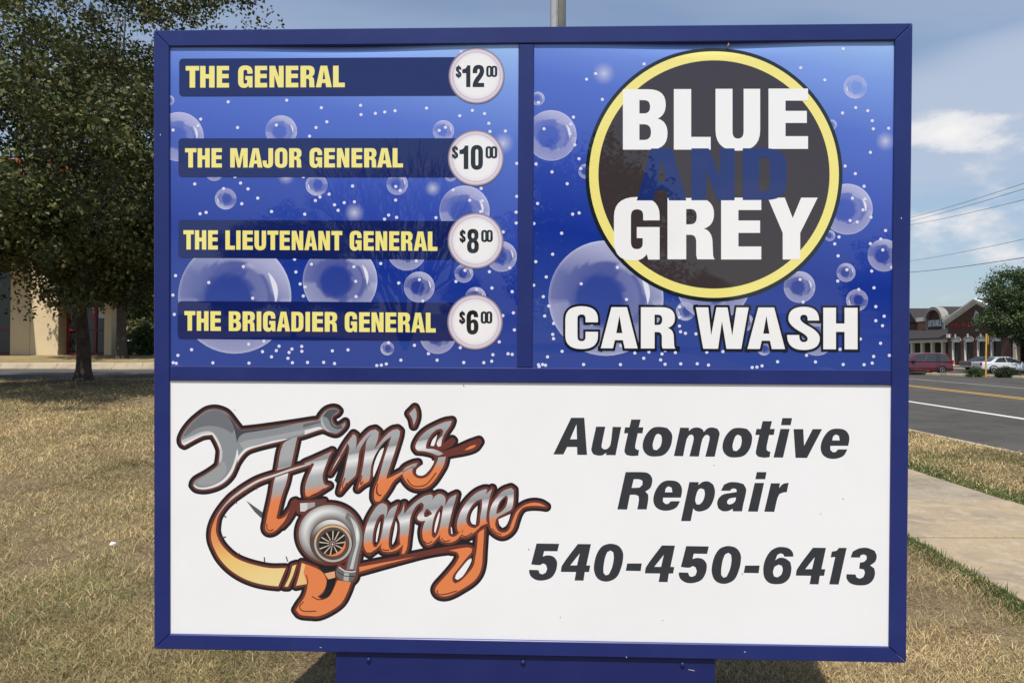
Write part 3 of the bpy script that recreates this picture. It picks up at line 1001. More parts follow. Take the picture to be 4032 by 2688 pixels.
for i, cs in enumerate(words):
    o_ = PR(10)
    q = []
    for c in cs:
        q += grow(c, 9, True)
    v, f = union(q)
    o_.tris(v, f, (.008, .010, .016), 0.5 * (i % 2))
    o_.build('letter_outline', pr)
    t = PR(11.5)
    t.fill(cs, WHT)
    t.build('letter', pr)

# white panel: slanted lettering ---------------------------------------------
INK = (0.030, 0.036, 0.046)
fg = frame_of(2050, 1550, 1.568)
fh = frame_of(2050, 1950, 1.568)
sh_ = lambda pts, dx, dy: [(a + dx, b + dy) for a, b in pts]
g_o = [[(860, 203), (905, 210), (933, 245), (935, 285), (920, 335), (885, 375), (830, 386), (785, 378), (757, 345), (755, 300), (775, 250), (815, 210)],
       [(850, 245), (868, 255), (872, 285), (862, 325), (840, 347), (820, 343), (815, 315), (825, 275), (836, 252)]]
g_t = [[(683, 158), (741, 158), (729, 206), (758, 206), (752, 243), (723, 243), (708, 315), (708, 335), (720, 345), (731, 345), (726, 380), (690, 383), (655, 377), (642, 360), (642, 340), (663, 243), (638, 243), (645, 206), (672, 206)]]
g_e = [[(1955, 214), (2000, 222), (2025, 250), (2029, 285), (2022, 320), (1912, 320), (1912, 345), (1928, 360), (1945, 358), (1960, 342), (2017, 342), (1995, 380), (1950, 399), (1900, 397), (1865, 375), (1852, 335), (1862, 285), (1890, 240), (1920, 219)],
       [(1945, 250), (1965, 258), (1970, 287), (1924, 287), (1930, 262)]]
g_4 = [[(353, 298), (434, 299), (406, 430), (430, 431), (422, 471), (396, 471), (388, 524), (333, 523), (342, 471), (248, 470), (256, 430)], [(365, 356), (348, 430), (306, 430)]]
g_5 = [[(98, 295), (238, 297), (227, 343), (145, 342), (137, 375), (165, 368), (200, 375), (222, 400), (225, 430), (215, 470), (190, 505), (145, 522), (100, 521), (65, 500), (53, 475), (53, 457), (110, 459), (118, 480), (135, 485), (155, 475), (163, 450), (155, 425), (138, 418), (118, 428), (65, 424)]]
g_0 = [[(565, 297), (605, 310), (630, 345), (633, 385), (622, 440), (595, 500), (550, 527), (505, 527), (470, 505), (453, 460), (455, 415), (470, 360), (500, 315), (535, 299)], [(555, 338), (572, 350), (575, 385), (565, 440), (545, 485), (525, 492), (511, 475), (512, 435), (522, 380), (535, 348)]]
g_h = [[(658, 418), (748, 418), (741, 465), (649, 463)]]
mv = lambda gl, dx, dy: [sh_(c, dx, dy) for c in gl]
LINE1 = [[[(312, 147), (393, 147), (410, 376), (350, 376), (348, 327), (287, 327), (264, 373), (202, 373)], [(345, 187), (348, 280), (305, 280)]],
         [[(466, 202), (523, 202), (501, 310), (500, 330), (512, 341), (528, 341), (545, 330), (556, 305), (568, 203), (621, 204), (586, 378), (527, 377), (529, 362), (505, 378), (480, 380), (450, 373), (437, 350), (438, 330)]],
         g_t, g_o,
         [[(985, 208), (1040, 209), (1038, 228), (1065, 210), (1100, 208), (1125, 222), (1130, 235), (1155, 212), (1185, 207), (1215, 215), (1228, 240), (1225, 265), (1198, 387), (1140, 387), (1165, 285), (1166, 262), (1155, 252), (1140, 254), (1122, 280), (1100, 386), (1042, 385), (1068, 280), (1066, 258), (1055, 250), (1040, 255), (1025, 280), (1003, 384), (946, 383)]],
         mv(g_o, 493, 6), mv(g_t, 811, 10),
         [[(1616, 149), (1676, 149), (1667, 193), (1607, 193)]], [[(1604, 216), (1661, 216), (1620, 393), (1561, 392)]],
         [[(1685, 217), (1745, 217), (1750, 320), (1803, 217), (1861, 217), (1768, 395), (1697, 394)]], g_e]
LINE2 = [[[(648, 482), (740, 482), (785, 488), (810, 515), (812, 545), (800, 580), (770, 602), (787, 620), (788, 650), (778, 712), (720, 712), (730, 655), (728, 630), (710, 622), (675, 622), (657, 713), (597, 712)], [(698, 526), (730, 526), (752, 535), (752, 560), (735, 577), (710, 579), (685, 579)]],
         mv(g_e, -1033, 319.5),
         [[(1042, 543), (1100, 544), (1097, 562), (1125, 542), (1160, 540), (1190, 560), (1200, 600), (1190, 655), (1160, 705), (1110, 725), (1080, 720), (1066, 705), (1050, 784), (990, 784)], [(1115, 582), (1133, 590), (1137, 620), (1125, 660), (1105, 682), (1085, 680), (1078, 655), (1088, 610), (1100, 588)]],
         [[(1237, 597), (1255, 560), (1290, 545), (1335, 545), (1375, 555), (1392, 585), (1390, 615), (1375, 680), (1367, 724), (1310, 724), (1310, 708), (1280, 722), (1245, 722), (1220, 705), (1213, 675), (1222, 645), (1250, 620), (1300, 610), (1333, 605), (1333, 590), (1320, 583), (1302, 586), (1293, 597)], [(1330, 638), (1290, 645), (1275, 660), (1275, 675), (1288, 682), (1310, 675), (1325, 660)]],
         [[(1458, 482), (1518, 482), (1510, 526), (1449, 526)]], [[(1445, 549), (1503, 549), (1464, 726), (1404, 725)]],
         [[(1545, 551), (1601, 551), (1596, 580), (1620, 555), (1655, 548), (1643, 606), (1620, 608), (1597, 618), (1585, 645), (1566, 727), (1504, 726)]]]
LINE3 = [g_5, g_4, g_0, g_h, mv(g_4, 519, 9), mv(g_5, 924, 16), mv(g_0, 727, 14), mv(g_h, 728, 13),
         [[(1610, 316), (1655, 325), (1680, 350), (1684, 376), (1628, 376), (1622, 362), (1605, 355), (1585, 365), (1572, 398), (1600, 383), (1635, 388), (1665, 410), (1672, 450), (1660, 505), (1625, 538), (1580, 546), (1535, 538), (1505, 505), (1498, 450), (1510, 395), (1540, 345), (1575, 322)], [(1592, 425), (1612, 432), (1618, 455), (1608, 488), (1585, 504), (1565, 498), (1558, 470), (1568, 438)]],
         mv(g_4, 1451, 23),
         [[(1965, 322), (2013, 322), (1963, 548), (1905, 547), (1942, 378), (1914, 381), (1921, 345), (1950, 340)]],
         [[(2037, 381), (2050, 345), (2090, 325), (2140, 322), (2185, 340), (2198, 370), (2190, 405), (2158, 430), (2183, 448), (2188, 480), (2175, 520), (2140, 548), (2085, 553), (2035, 540), (2012, 510), (2012, 484), (2068, 486), (2073, 503), (2092, 512), (2115, 503), (2125, 475), (2118, 455), (2090, 450), (2095, 412), (2120, 408), (2137, 390), (2135, 370), (2118, 362), (2100, 367), (2093, 382)]]]
for glyphs, fr in ((LINE1, fg), (LINE2, fg), (LINE3, fh)):
    for cs in glyphs:
        t = PR(1)
        t.fill([smooth(fr(c), 40) for c in cs], INK)
        t.build('letter', pw)

# white panel: the garage emblem (wrench, script lettering, turbo) -----------------------
fA, fB, fC = frame_of(650, 1500, 3.4083), frame_of(1200, 1500, 3.408), frame_of(1600, 1500, 3.4083)
fD, fE, fF = frame_of(750, 1900, 2.8517), frame_of(1100, 1900, 3.485), frame_of(1400, 1850, 2.85125)
MAR = (0.135, 0.034, 0.028)
OBK = (0.010, 0.010, 0.016)
ORG = (0.71, 0.215, 0.075)
GR1, GR2 = (.30, .315, .325), (.17, .19, .205)

wrench = fA([(215, 800), (225, 745), (270, 660), (350, 560), (450, 470), (560, 395), (660, 375), (750, 390), (830, 430), (900, 510), (960, 590), (1015, 660), (1200, 642), (1500, 602), (1800, 558), (1990, 528)]) + \
    fB([(180, 520), (230, 450), (290, 390), (370, 362), (430, 370), (462, 400), (440, 430), (378, 470), (366, 520), (390, 575), (430, 605), (480, 590), (545, 545), (545, 590), (500, 650), (430, 700), (360, 690), (260, 650), (200, 655), (0, 722)]) + \
    fA([(1775, 748), (1600, 795), (1450, 830), (1250, 880), (1130, 920), (1070, 960), (1010, 1030), (960, 1110), (930, 1180), (890, 1260), (820, 1340), (730, 1400), (620, 1440), (520, 1455), (420, 1440), (375, 1395), (385, 1360), (420, 1320), (560, 1240), (690, 1150), (715, 1110), (735, 980), (735, 920), (710, 850), (680, 790), (635, 715), (500, 735), (260, 860), (230, 840)])
tims = [
    fA([(1580, 850), (1700, 768), (1775, 748), (1690, 1140), (1505, 1192)]),
    fD([(953, -61), (935, 0), (915, 120), (890, 240), (865, 350), (850, 440), (840, 510), (865, 550), (910, 555), (960, 530), (1010, 480), (1060, 420), (1112, 308), (1070, 370), (1020, 400), (985, 408), (965, 390), (1000, 240), (1030, 130), (1075, 0), (1099, -111)]),
    fB([(370, 935), (150, 1035), (0, 1100), (-10, 1112), (110, 1098), (128, 1105), (85, 1200), (40, 1300), (10, 1400), (5, 1480), (15, 1540), (45, 1545), (150, 1510), (330, 1400), (270, 1385), (245, 1330), (240, 1270), (262, 1180), (300, 1080), (330, 1005)]),
    fB([(340, 1235), (470, 990), (560, 835), (655, 708), (690, 740), (692, 850), (680, 922), (720, 840), (800, 740), (880, 665), (950, 645), (992, 680), (985, 760), (935, 908), (1000, 830), (1090, 725), (1180, 655), (1245, 640), (1280, 670), (1270, 740), (1190, 1000), (1110, 1240), (1095, 1310), (1190, 1270), (1400, 1160), (1515, 1095), (1480, 1150), (1385, 1185), (1310, 1240), (1190, 1340), (1130, 1440), (1060, 1540), (1000, 1610), (950, 1610), (930, 1560), (940, 1440), (990, 1310), (1060, 1050), (1165, 735), (1060, 820), (985, 920), (930, 1020), (890, 1150), (865, 1330), (790, 1380), (710, 1445), (740, 1340), (780, 1150), (810, 950), (835, 790), (905, 700), (835, 765), (760, 880), (730, 960), (715, 1080), (690, 1230), (675, 1270), (590, 1350), (470, 1490), (495, 1390), (530, 1250), (560, 1100), (590, 960), (598, 880), (572, 830), (550, 880), (490, 990), (430, 1090)]),
    fB([(1478, 355), (1500, 420), (1498, 500), (1462, 598), (1440, 500), (1400, 435)]),
    fC([(612, 530), (520, 545), (400, 595), (280, 660), (190, 740), (135, 830), (122, 890), (150, 932), (230, 938), (330, 960), (430, 995), (498, 972), (440, 938), (360, 910), (270, 905), (262, 890), (275, 820), (330, 720), (400, 655), (460, 638), (495, 660), (480, 720), (420, 800), (410, 850), (430, 880), (465, 870), (480, 780), (530, 680), (590, 590)]),
    fC([(155, 1095), (100, 1105), (0, 1150), (-45, 1200), (-45, 1270), (0, 1350), (70, 1415), (160, 1440), (270, 1420), (360, 1350), (450, 1220), (505, 1120), (530, 1010), (430, 1020), (415, 1070), (360, 1180), (300, 1260), (230, 1300), (160, 1300), (100, 1260), (80, 1200), (110, 1140)])]
ringp = fA([(1960, 1095), (1690, 1170), (1480, 1243), (1250, 1320), (1080, 1415), (960, 1500), (870, 1575)]) + \
    fD([(340, 300), (270, 420), (235, 530), (235, 640), (270, 740), (330, 850), (430, 960), (560, 1050), (700, 1110), (850, 1145), (985, 1160), (1070, 955), (900, 955), (760, 930), (620, 890), (500, 835), (400, 750), (330, 660), (290, 560), (290, 480), (310, 380), (380, 270)]) + \
    fA([(910, 1575), (1000, 1510), (1110, 1435), (1270, 1345), (1480, 1272), (1690, 1200), (1960, 1115)])
garage = [
    fF([(300, 370), (345, 388), (358, 425), (345, 528), (392, 435), (475, 382), (455, 450), (420, 560), (390, 660), (375, 760), (372, 840), (385, 880), (400, 895), (440, 880), (490, 840), (545, 800), (535, 830), (480, 885), (410, 912), (340, 915), (300, 900), (285, 860), (300, 815), (255, 862), (200, 905), (155, 938), (120, 910), (95, 850), (95, 760), (115, 650), (150, 550), (200, 460), (250, 395)]),
    fF([(548, 375), (545, 490), (600, 425), (680, 350), (770, 290), (845, 270), (870, 290), (855, 340), (800, 430), (770, 480), (770, 520), (800, 525), (862, 488), (820, 545), (760, 570), (710, 562), (690, 535), (710, 490), (755, 440), (768, 385), (740, 360), (690, 390), (645, 460), (615, 540), (605, 640), (590, 760), (575, 880), (545, 938), (518, 938), (535, 830), (500, 820), (495, 760), (500, 680), (495, 590), (475, 520), (510, 470)]),
    fF([(940, 265), (985, 280), (1010, 320), (1005, 400), (1060, 310), (1135, 270), (1115, 350), (1085, 450), (1060, 560), (1040, 660), (1045, 720), (1080, 745), (1120, 740), (1165, 700), (1208, 665), (1180, 730), (1120, 790), (1040, 812), (970, 795), (945, 765), (955, 720), (900, 780), (850, 830), (805, 840), (770, 800), (752, 740), (750, 680), (770, 600), (800, 540), (862, 488), (830, 450), (800, 430), (860, 330), (900, 285)]),
    fF([(1440, 215), (1476, 212), (1475, 235), (1455, 275), (1535, 205), (1510, 290), (1490, 380), (1475, 460), (1468, 560), (1485, 600), (1400, 640), (1330, 700), (1260, 745), (1200, 748), (1180, 735), (1205, 690), (1208, 662), (1160, 700), (1142, 660), (1140, 590), (1165, 500), (1210, 410), (1280, 320), (1360, 250)]),
    fF([(1745, 198), (1775, 220), (1775, 300), (1755, 430), (1690, 475), (1600, 525), (1575, 560), (1570, 620), (1600, 680), (1650, 700), (1710, 680), (1750, 610), (1780, 520), (1820, 450), (1900, 390), (1990, 365), (2080, 375), (2140, 410), (2060, 400), (1960, 400), (1880, 420), (1830, 480), (1800, 560), (1770, 650), (1720, 710), (1650, 740), (1580, 715), (1525, 660), (1505, 590), (1505, 480), (1530, 390), (1590, 300), (1660, 230)])]
orange = [
    fF([(1375, 700), (1445, 655), (1440, 750), (1430, 900), (1420, 1050), (1390, 1160), (1320, 1250), (1200, 1330), (1080, 1395), (1000, 1415), (930, 1400), (895, 1350), (910, 1300), (980, 1220), (1060, 1130), (1130, 1040), (1165, 970), (1140, 920), (1050, 900), (1150, 880), (1260, 865), (1310, 880), (1300, 920), (1240, 990), (1170, 1080), (1095, 1180), (1090, 1240), (1120, 1270), (1180, 1240), (1260, 1160), (1325, 1070), (1345, 980), (1365, 850)]),
    fF([(40, 1085), (680, 967), (520, 1010), (300, 1065), (45, 1138)]),
    fD([(1250, 895), (1400, 950), (1480, 1000), (1525, 1080), (1525, 1150), (1480, 1230), (1425, 1275), (1490, 1305), (1560, 1270), (1615, 1170), (1650, 1090), (1804, 1112), (1760, 1230), (1700, 1340), (1600, 1420), (1450, 1490), (1330, 1490), (1230, 1475), (1185, 1425), (1220, 1365), (1280, 1280), (1310, 1190), (1312, 1130), (1185, 1155), (1225, 1020)]),
    fC([(775, 925), (860, 870), (935, 850), (915, 885), (840, 915)])]
yellow = [fD([(1145, 930), (1190, 915), (1150, 1040), (1095, 1162), (1057, 1162), (1115, 1040)])]
brown = [fC([(400, 1015), (520, 965), (700, 905), (860, 835), (975, 795), (985, 812), (925, 890), (800, 935), (560, 980), (430, 1025)]),
         fC([(470, 890), (560, 825), (615, 785), (630, 800), (600, 840), (500, 890)]),
         fF([(35, 1075), (700, 945), (1000, 885), (1240, 855), (1290, 865), (1050, 897), (900, 917), (700, 960), (45, 1140)]),
         fE([(195, 265), (225, 250), (215, 330), (120, 500), (40, 590), (100, 480), (150, 380)])]
turbo_out = [fE([(690 + 425 * math.cos(k * math.pi / 24), 700 + 400 * math.sin(k * math.pi / 24)) for k in range(48)]),
             fE([(930, 400), (1050, 500), (1130, 650), (1135, 800), (1095, 980), (1060, 1190), (1040, 1300), (1000, 1350), (900, 1345), (800, 1290), (780, 1220), (820, 1140), (920, 1170), (960, 1000), (1010, 850), (1000, 640)]),
             fE([(265, 272), (615, 250), (615, 285), (420, 380), (350, 410), (265, 390)])]
SMS = [smooth(p) for p in [wrench] + tims + [ringp] + garage + orange[:1] + orange[2:] + yellow + brown + turbo_out]
blk, mar = [], []
for i, p in enumerate(SMS):
    blk.append(p)
    blk += grow(p, 20.5 if i else 19)
    mar.append(p)
    mar += grow(p, 9.3 if i else 6.5)
t = PR(1)
v, f = union(blk)
t.tris(v, f, OBK)
t.build('emblem_outline', pw)
t = PR(2.4)
v, f = union(mar)
t.tris(v, f, MAR)
t.build('emblem_edge', pw)

co_t = affine(lambda px, py: ((py - 1500) * 3.408 + 0.2 * (px - 1200) * 3.408 - 600) / 2000)
co_g = affine(lambda px, py: ((py - 1850) * 2.851 + 0.2 * (px - 1400) * 2.851 - 350) / 1000)
LG, WB, DG = (.36, .375, .385), (.76, .76, .76), (.33, .345, .355)
M_TIM = ramp_mat('chrome_script_print', co_t, [(0, LG), (.20, LG), (.255, (.25, .26, .275)), (.265, (.5, .5, .51)), (.305, WB), (.36, (.40, .41, .42)), (.42, (.36, .36, .35)), (.475, ORG), (1, (.66, .19, .07))])
M_RING = ramp_mat('ring_print', co_t, [(0, LG), (.26, (.42, .44, .44)), (.30, (.6, .6, .58)), (.46, (.42, .41, .38)), (.53, ORG), (.68, (.72, .30, .11)), (.82, (.78, .52, .17)), (1, (.78, .62, .28))])
M_GAR = ramp_mat('chrome_word_print', co_g, [(0, LG), (.20, LG), (.27, (.28, .29, .305)), (.31, (.55, .55, .56)), (.345, WB), (.41, (.45, .46, .46)), (.47, (.36, .36, .36)), (.535, ORG), (1, (.70, .21, .08))])
for p in tims:
    t = PR(3.8)
    t.fill([smooth(p)], ORG)
    t.build('script_letter', pw, M_TIM)
t = PR(3.8)
t.fill([smooth(ringp)], ORG)
t.build('gauge_ring', pw, M_RING)
for i, p in enumerate(garage):
    t = PR(3.8)
    t.fill([smooth(p)], ORG, 0.4 * (i % 2))
    t.build('script_letter', pw, M_GAR)
t = PR(3.8)
for i, p in enumerate(orange):
    t.fill([smooth(p)], ORG, 0.4 * i)
t.fill([smooth(fF([(1735, 640), (1780, 520), (1820, 450), (1900, 390), (1990, 365), (2080, 375), (2140, 410), (2060, 400), (1960, 400), (1880, 420), (1830, 480), (1800, 560), (1775, 640)]))], (.70, .23, .085), 1.6)
for p in yellow:
    t.fill([smooth(p)], (.77, .60, .24))
t.fill([fD([(1250, 897), (1290, 915), (1270, 1010), (1310, 1132), (1187, 1153), (1226, 1020)])], (.76, .50, .22), 2.0)
t.fill([fD([(1505, 1015), (1620, 990), (1625, 1060), (1550, 1080)])], (.72, .36, .20), 2.4)
tag(t.build('emblem_colour', pw), kind='stuff')

# the wrench: grey fill with printed light and dark bands
t = PR(3.8)
t.fill([smooth(wrench)], (.24, .26, .275))
t.build('wrench_emblem', pw)
t = PR(4.6)
bands = [
    (fA([(240, 740), (300, 640), (400, 530), (540, 420), (660, 385), (750, 400), (830, 450), (890, 540), (930, 640), (900, 700), (800, 640), (650, 600), (500, 610), (380, 660), (290, 730)]), (.145, .155, .175), 0),
    (fA([(225, 790), (350, 740), (500, 680), (620, 675), (690, 740), (740, 840), (770, 940), (760, 1060), (720, 1150), (736, 980), (736, 915), (710, 848), (680, 788), (637, 714), (500, 734), (262, 858), (232, 838)]), (.52, .535, .535), .3),
    (fA([(228, 800), (250, 830), (500, 715), (635, 697), (660, 720), (735, 860), (740, 960), (725, 1090), (735, 980), (735, 920), (710, 850), (680, 790), (635, 715), (500, 735), (260, 860), (230, 840)]), (.78, .78, .77), .6),
    (fA([(830, 440), (905, 520), (960, 600), (1015, 662), (1200, 644), (1500, 605), (1750, 570), (1500, 625), (1200, 675), (1060, 700), (1000, 740), (965, 820), (940, 680), (900, 560)]), (.055, .065, .085), .3),
    (fA([(1000, 830), (1100, 790), (1300, 760), (1600, 700), (1900, 640), (1990, 630), (1990, 670), (1700, 740), (1450, 800), (1250, 850), (1120, 890), (1060, 930)]), (.33, .35, .36), .0),
    (fA([(980, 1020), (1060, 920), (1130, 885), (1250, 855), (1450, 800), (1650, 765), (1600, 790), (1450, 826), (1250, 876), (1130, 916), (1070, 956), (1010, 1026), (975, 1090)]), (.76, .76, .755), .6),
    (fA([(970, 900), (985, 1000), (960, 1080), (925, 1180), (885, 1255), (815, 1335), (725, 1395), (620, 1432), (520, 1448), (425, 1434), (380, 1395), (400, 1390), (440, 1418), (520, 1425), (620, 1405), (720, 1360), (800, 1300), (870, 1210), (920, 1100), (950, 1000)]), (.74, .74, .735), .6),
    (fA([(560, 1250), (690, 1160), (730, 1090), (800, 1080), (830, 1180), (780, 1290), (680, 1370), (560, 1400), (450, 1390), (430, 1350)]), (.30, .32, .325), .3),
    (fB([(250, 470), (300, 400), (370, 375), (430, 380), (450, 405), (375, 460), (358, 520), (380, 585), (425, 615), (500, 590), (500, 630), (430, 640), (360, 600), (310, 500)]), (.075, .085, .10), .3),
    (fB([(230, 470), (250, 560), (300, 640), (380, 690), (300, 670), (240, 610), (218, 530)]), (.45, .46, .465), .6),
    (fB([(0, 660), (200, 610), (250, 640), (200, 648), (0, 715)]), (.72, .72, .72), .6),
    (fB([(-20, 575), (210, 530), (215, 555), (-20, 620)]), (.12, .13, .15), .3)]
for p, c, dl in bands:
    t.fill([smooth(p)], c, dl * 2)
tag(t.build('wrench_shading', pw), kind='stuff')

# counters, hairlines, ticks and needle
t = PR(5.8)
CTR = [
    ([(310, 488), (325, 515), (300, 680), (270, 800), (235, 860), (205, 860), (190, 810), (200, 690), (230, 580), (270, 510)], [(300, 520), (300, 560), (280, 700), (255, 800), (225, 840), (210, 810), (225, 690), (260, 580)], [(280, 570), (265, 680), (240, 805), (228, 800), (238, 700), (262, 610)]),
    (None, [(455, 500), (480, 600), (480, 700), (450, 800), (415, 850), (395, 830), (400, 740), (430, 620)], [(452, 570), (465, 600), (465, 680), (440, 790), (415, 835), (412, 800), (430, 690)]),
    ([(965, 390), (985, 410), (960, 560), (930, 690), (895, 750), (870, 755), (855, 720), (865, 600), (900, 480)], [(955, 430), (960, 460), (935, 580), (905, 690), (885, 725), (875, 700), (885, 600), (920, 490)], [(945, 460), (945, 500), (925, 600), (895, 705), (885, 690), (895, 600), (925, 500)]),
    ([(1418, 320), (1420, 400), (1400, 520), (1390, 610), (1340, 650), (1280, 630), (1245, 580), (1250, 510), (1290, 420), (1350, 350)], [(1395, 350), (1395, 420), (1375, 520), (1360, 615), (1320, 625), (1280, 590), (1270, 530), (1300, 440), (1350, 380)], [(1370, 395), (1365, 470), (1350, 610), (1310, 600), (1290, 560), (1295, 510), (1320, 450)]),
    ([(1690, 280), (1710, 310), (1690, 400), (1640, 460), (1580, 490), (1585, 440), (1620, 350)], [(1680, 310), (1690, 330), (1660, 400), (1605, 455), (1615, 400), (1650, 340)], None),
    (None, None, [(1740, 490), (1720, 560), (1690, 620), (1650, 645), (1615, 610), (1605, 550), (1660, 525)]),
    (None, None, [(1300, 985), (1300, 1020), (1260, 1100), (1200, 1190), (1145, 1228), (1118, 1215), (1130, 1170), (1200, 1080), (1260, 1010)]),
    (None, None, [(1070, 640), (1080, 640), (1090, 715), (1075, 710)])]
for m_, b_, w_ in CTR:
    for p, c, dl in ((m_, MAR, 0), (b_, OBK, .6), (w_, WHT, 1.2)):
        if p:
            t.fill([smooth(fF(p))], c, dl)
for p, c, dl in ((fE([(520, 1130), (790, 1140), (765, 1205), (620, 1240)]), OBK, -1.2), (fE([(655, 1325), (790, 1300), (720, 1430), (620, 1500)]), OBK, -1.2), (fD([(1625, 1095), (1610, 1170), (1560, 1260), (1500, 1290), (1450, 1280), (1510, 1220), (1550, 1150), (1560, 1100)]), OBK, 0),
                 (fB([(545, 985), (560, 900), (575, 870), (560, 1000), (500, 1260), (440, 1380), (400, 1330), (470, 1130)]), OBK, -3.2),
                 (fB([(1065, 890), (1040, 980), (980, 1150), (925, 1285), (918, 1270), (925, 1150), (960, 1030), (1020, 920)]), WHT, .8),
                 (fB([(1125, 765), (1100, 850), (1050, 950), (990, 1010), (960, 1080), (920, 1200), (915, 1100), (960, 970), (1050, 850)]), OBK, .2),
                 (fC([(415, 715), (395, 800), (370, 870), (325, 865), (350, 790)]), WHT, .8),
                 (fC([(375, 1062), (360, 1110), (300, 1200), (230, 1260), (160, 1260), (130, 1230), (140, 1180), (230, 1110), (300, 1075)]), WHT, .8)):
    t.fill([smooth(p)], c, dl)
tag(t.build('emblem_counters', pw), kind='stuff')
t = PR(6.0)
t.fill([fD([(628, 198), (812, 330), (795, 392), (720, 320)])], (.10, .095, .105))


def stroke(p, a, b, w, c, dl=0):
    a, b = Vector(a), Vector(b)
    n = (b - a).normalized()
    n = Vector((-n.y, n.x)) * w / 2
    p.fill([[tuple(a + n), tuple(a - n), tuple(b - n), tuple(b + n)]], c, dl)


for a, b in (((735, 45), (745, 70)), ((625, 105), (638, 125)), ((502, 207), (522, 226)), ((378, 370), (403, 384)), ((348, 614), (400, 603)), ((552, 788), (533, 817)), ((830, 832), (834, 892)), ((1075, 825), (1092, 878))):
    a, b = fD([a, b])
    stroke(t, a, b, 4.4, MAR)
tag(t.build('gauge_needle_and_ticks', pw), kind='stuff')
t = PR(7.2)
HAIR = [fF([(140, 920), (165, 930), (205, 905)]), fF([(300, 880), (330, 895), (380, 895)]), fF([(765, 790), (810, 820), (860, 795)]), fF([(965, 760), (1000, 795), (1060, 785)]), fF([(1185, 725), (1240, 740), (1310, 700)]), fF([(1530, 650), (1580, 700), (1640, 720)]),
        fF([(920, 1340), (925, 1385), (1000, 1390), (1140, 1350)]), fD([(860, 460), (860, 510), (890, 535), (935, 520)]), fD([(1270, 1330), (1225, 1390), (1270, 1435), (1415, 1435)]), fB([(80, 1535), (180, 1490), (265, 1435)]), fB([(975, 1370), (970, 1470), (1000, 1530), (1030, 1525)]),
        fB([(540, 1295), (510, 1435), (570, 1360)]), fB([(768, 1260), (750, 1380), (785, 1340)]), fC([(10, 1310), (70, 1390), (150, 1410), (270, 1380), (400, 1225)]), fD([(1300, 1030), (1318, 1100), (1305, 1160)]), fD([(1365, 1270), (1430, 1305), (1500, 1300)]), fF([(1480, 600), (1400, 640), (1380, 700)]), fF([(240, 180), (240, 260), (290, 285)])]
for h in HAIR:
    h = smooth(h + h[::-1][1:-1], 179)[:]
    h = h[:len(h) // 2 + 1]
    q = []
    for a, b in zip(h, h[1:]):
        d = Vector(b) - Vector(a)
        if d.length < .01:
            continue
        n = Vector((-d.y, d.x)).normalized() * 1.9
        q.append([tuple(Vector(a) + n), tuple(Vector(a) - n), tuple(Vector(b) - n), tuple(Vector(b) + n)])
    if q:
        v, f = union(q)
        t.tris(v, f, MAR)
tag(t.build('emblem_hairlines', pw), kind='stuff')

# turbo housing
t = PR(4.4)


def shade_disc(p, cx, cy, rx, ry, fn, dl, nr=10, nt=56):
    pts, cols, tr = [], [], []
    for i in range(nr + 1):
        q = i / nr
        for k in range(nt):
            th = 2 * math.pi * k / nt
            pts.append((cx + q * rx * math.cos(th), cy + q * ry * math.sin(th)))
            c = fn(q, th)
            cols.append((c, c, c * .98, 1))
    for i in range(nr):
        for k in range(nt):
            a, b = i * nt + k, i * nt + (k + 1) % nt
            tr += [(a, b, b + nt), (a, b + nt, a + nt)]
    p.tris(fE(pts), tr, cols, dl)


def volute(q, th):
    li = 0.5 + 0.5 * math.cos(th - math.radians(232))
    hump = math.exp(-((q - .80) / .16) ** 2)
    return 0.06 + 0.10 * li + (0.62 * li ** 1.3) * hump


shade_disc(t, 690, 700, 425, 400, volute, 0)
t.fill([smooth(fE([(930, 400), (1050, 500), (1130, 650), (1135, 800), (1095, 980), (1060, 1190), (920, 1190), (960, 1000), (1010, 850), (1000, 640), (900, 480)]))], (.17, .175, .17), .6)
t.fill([smooth(fE([(960, 450), (1060, 560), (1100, 680), (1100, 790), (1060, 960), (1010, 1180), (965, 1180), (1010, 1000), (1050, 850), (1045, 720), (1010, 580)]))], (.52, .53, .525), 1.2)
t.fill([smooth(fE([(1055, 600), (1085, 680), (1080, 770), (1058, 800), (1055, 700)]))], (.74, .74, .73), 1.8)
t.fill([smooth(fE([(815, 1140), (900, 1195), (1000, 1205), (1055, 1195), (1040, 1290), (1000, 1350), (900, 1345), (800, 1290), (780, 1220)]))], (.13, .13, .135), 1.2)
t.fill([fE([(820, 1145), (900, 1200), (1000, 1212), (1055, 1200), (1050, 1216), (1000, 1228), (895, 1216), (815, 1162)])], (.62, .62, .62), 1.8)
t.fill([fE([(890, 1225), (960, 1235), (950, 1345), (880, 1335)])], (.40, .40, .40), 1.8)
t.fill([fE([(800, 1215), (900, 1270), (1040, 1275), (1038, 1285), (900, 1281), (798, 1226)])], (.02, .02, .02), 2.2)
t.fill([fE([(285, 278), (385, 272), (385, 365), (345, 392), (288, 390)])], (.60, .60, .59), .6)
t.fill([fE([(385, 272), (490, 265), (490, 320), (385, 365)])], (.35, .35, .345), .6)
t.fill([fE([(490, 265), (600, 260), (590, 280), (490, 320)])], (.07, .07, .07), .6)
t.build('turbo_emblem', pw)
t = PR(6.6)


def ell(cx, cy, rx, ry, n=56):
    return fE([(cx + rx * math.cos(2 * math.pi * k / n), cy + ry * math.sin(2 * math.pi * k / n)) for k in range(n)])


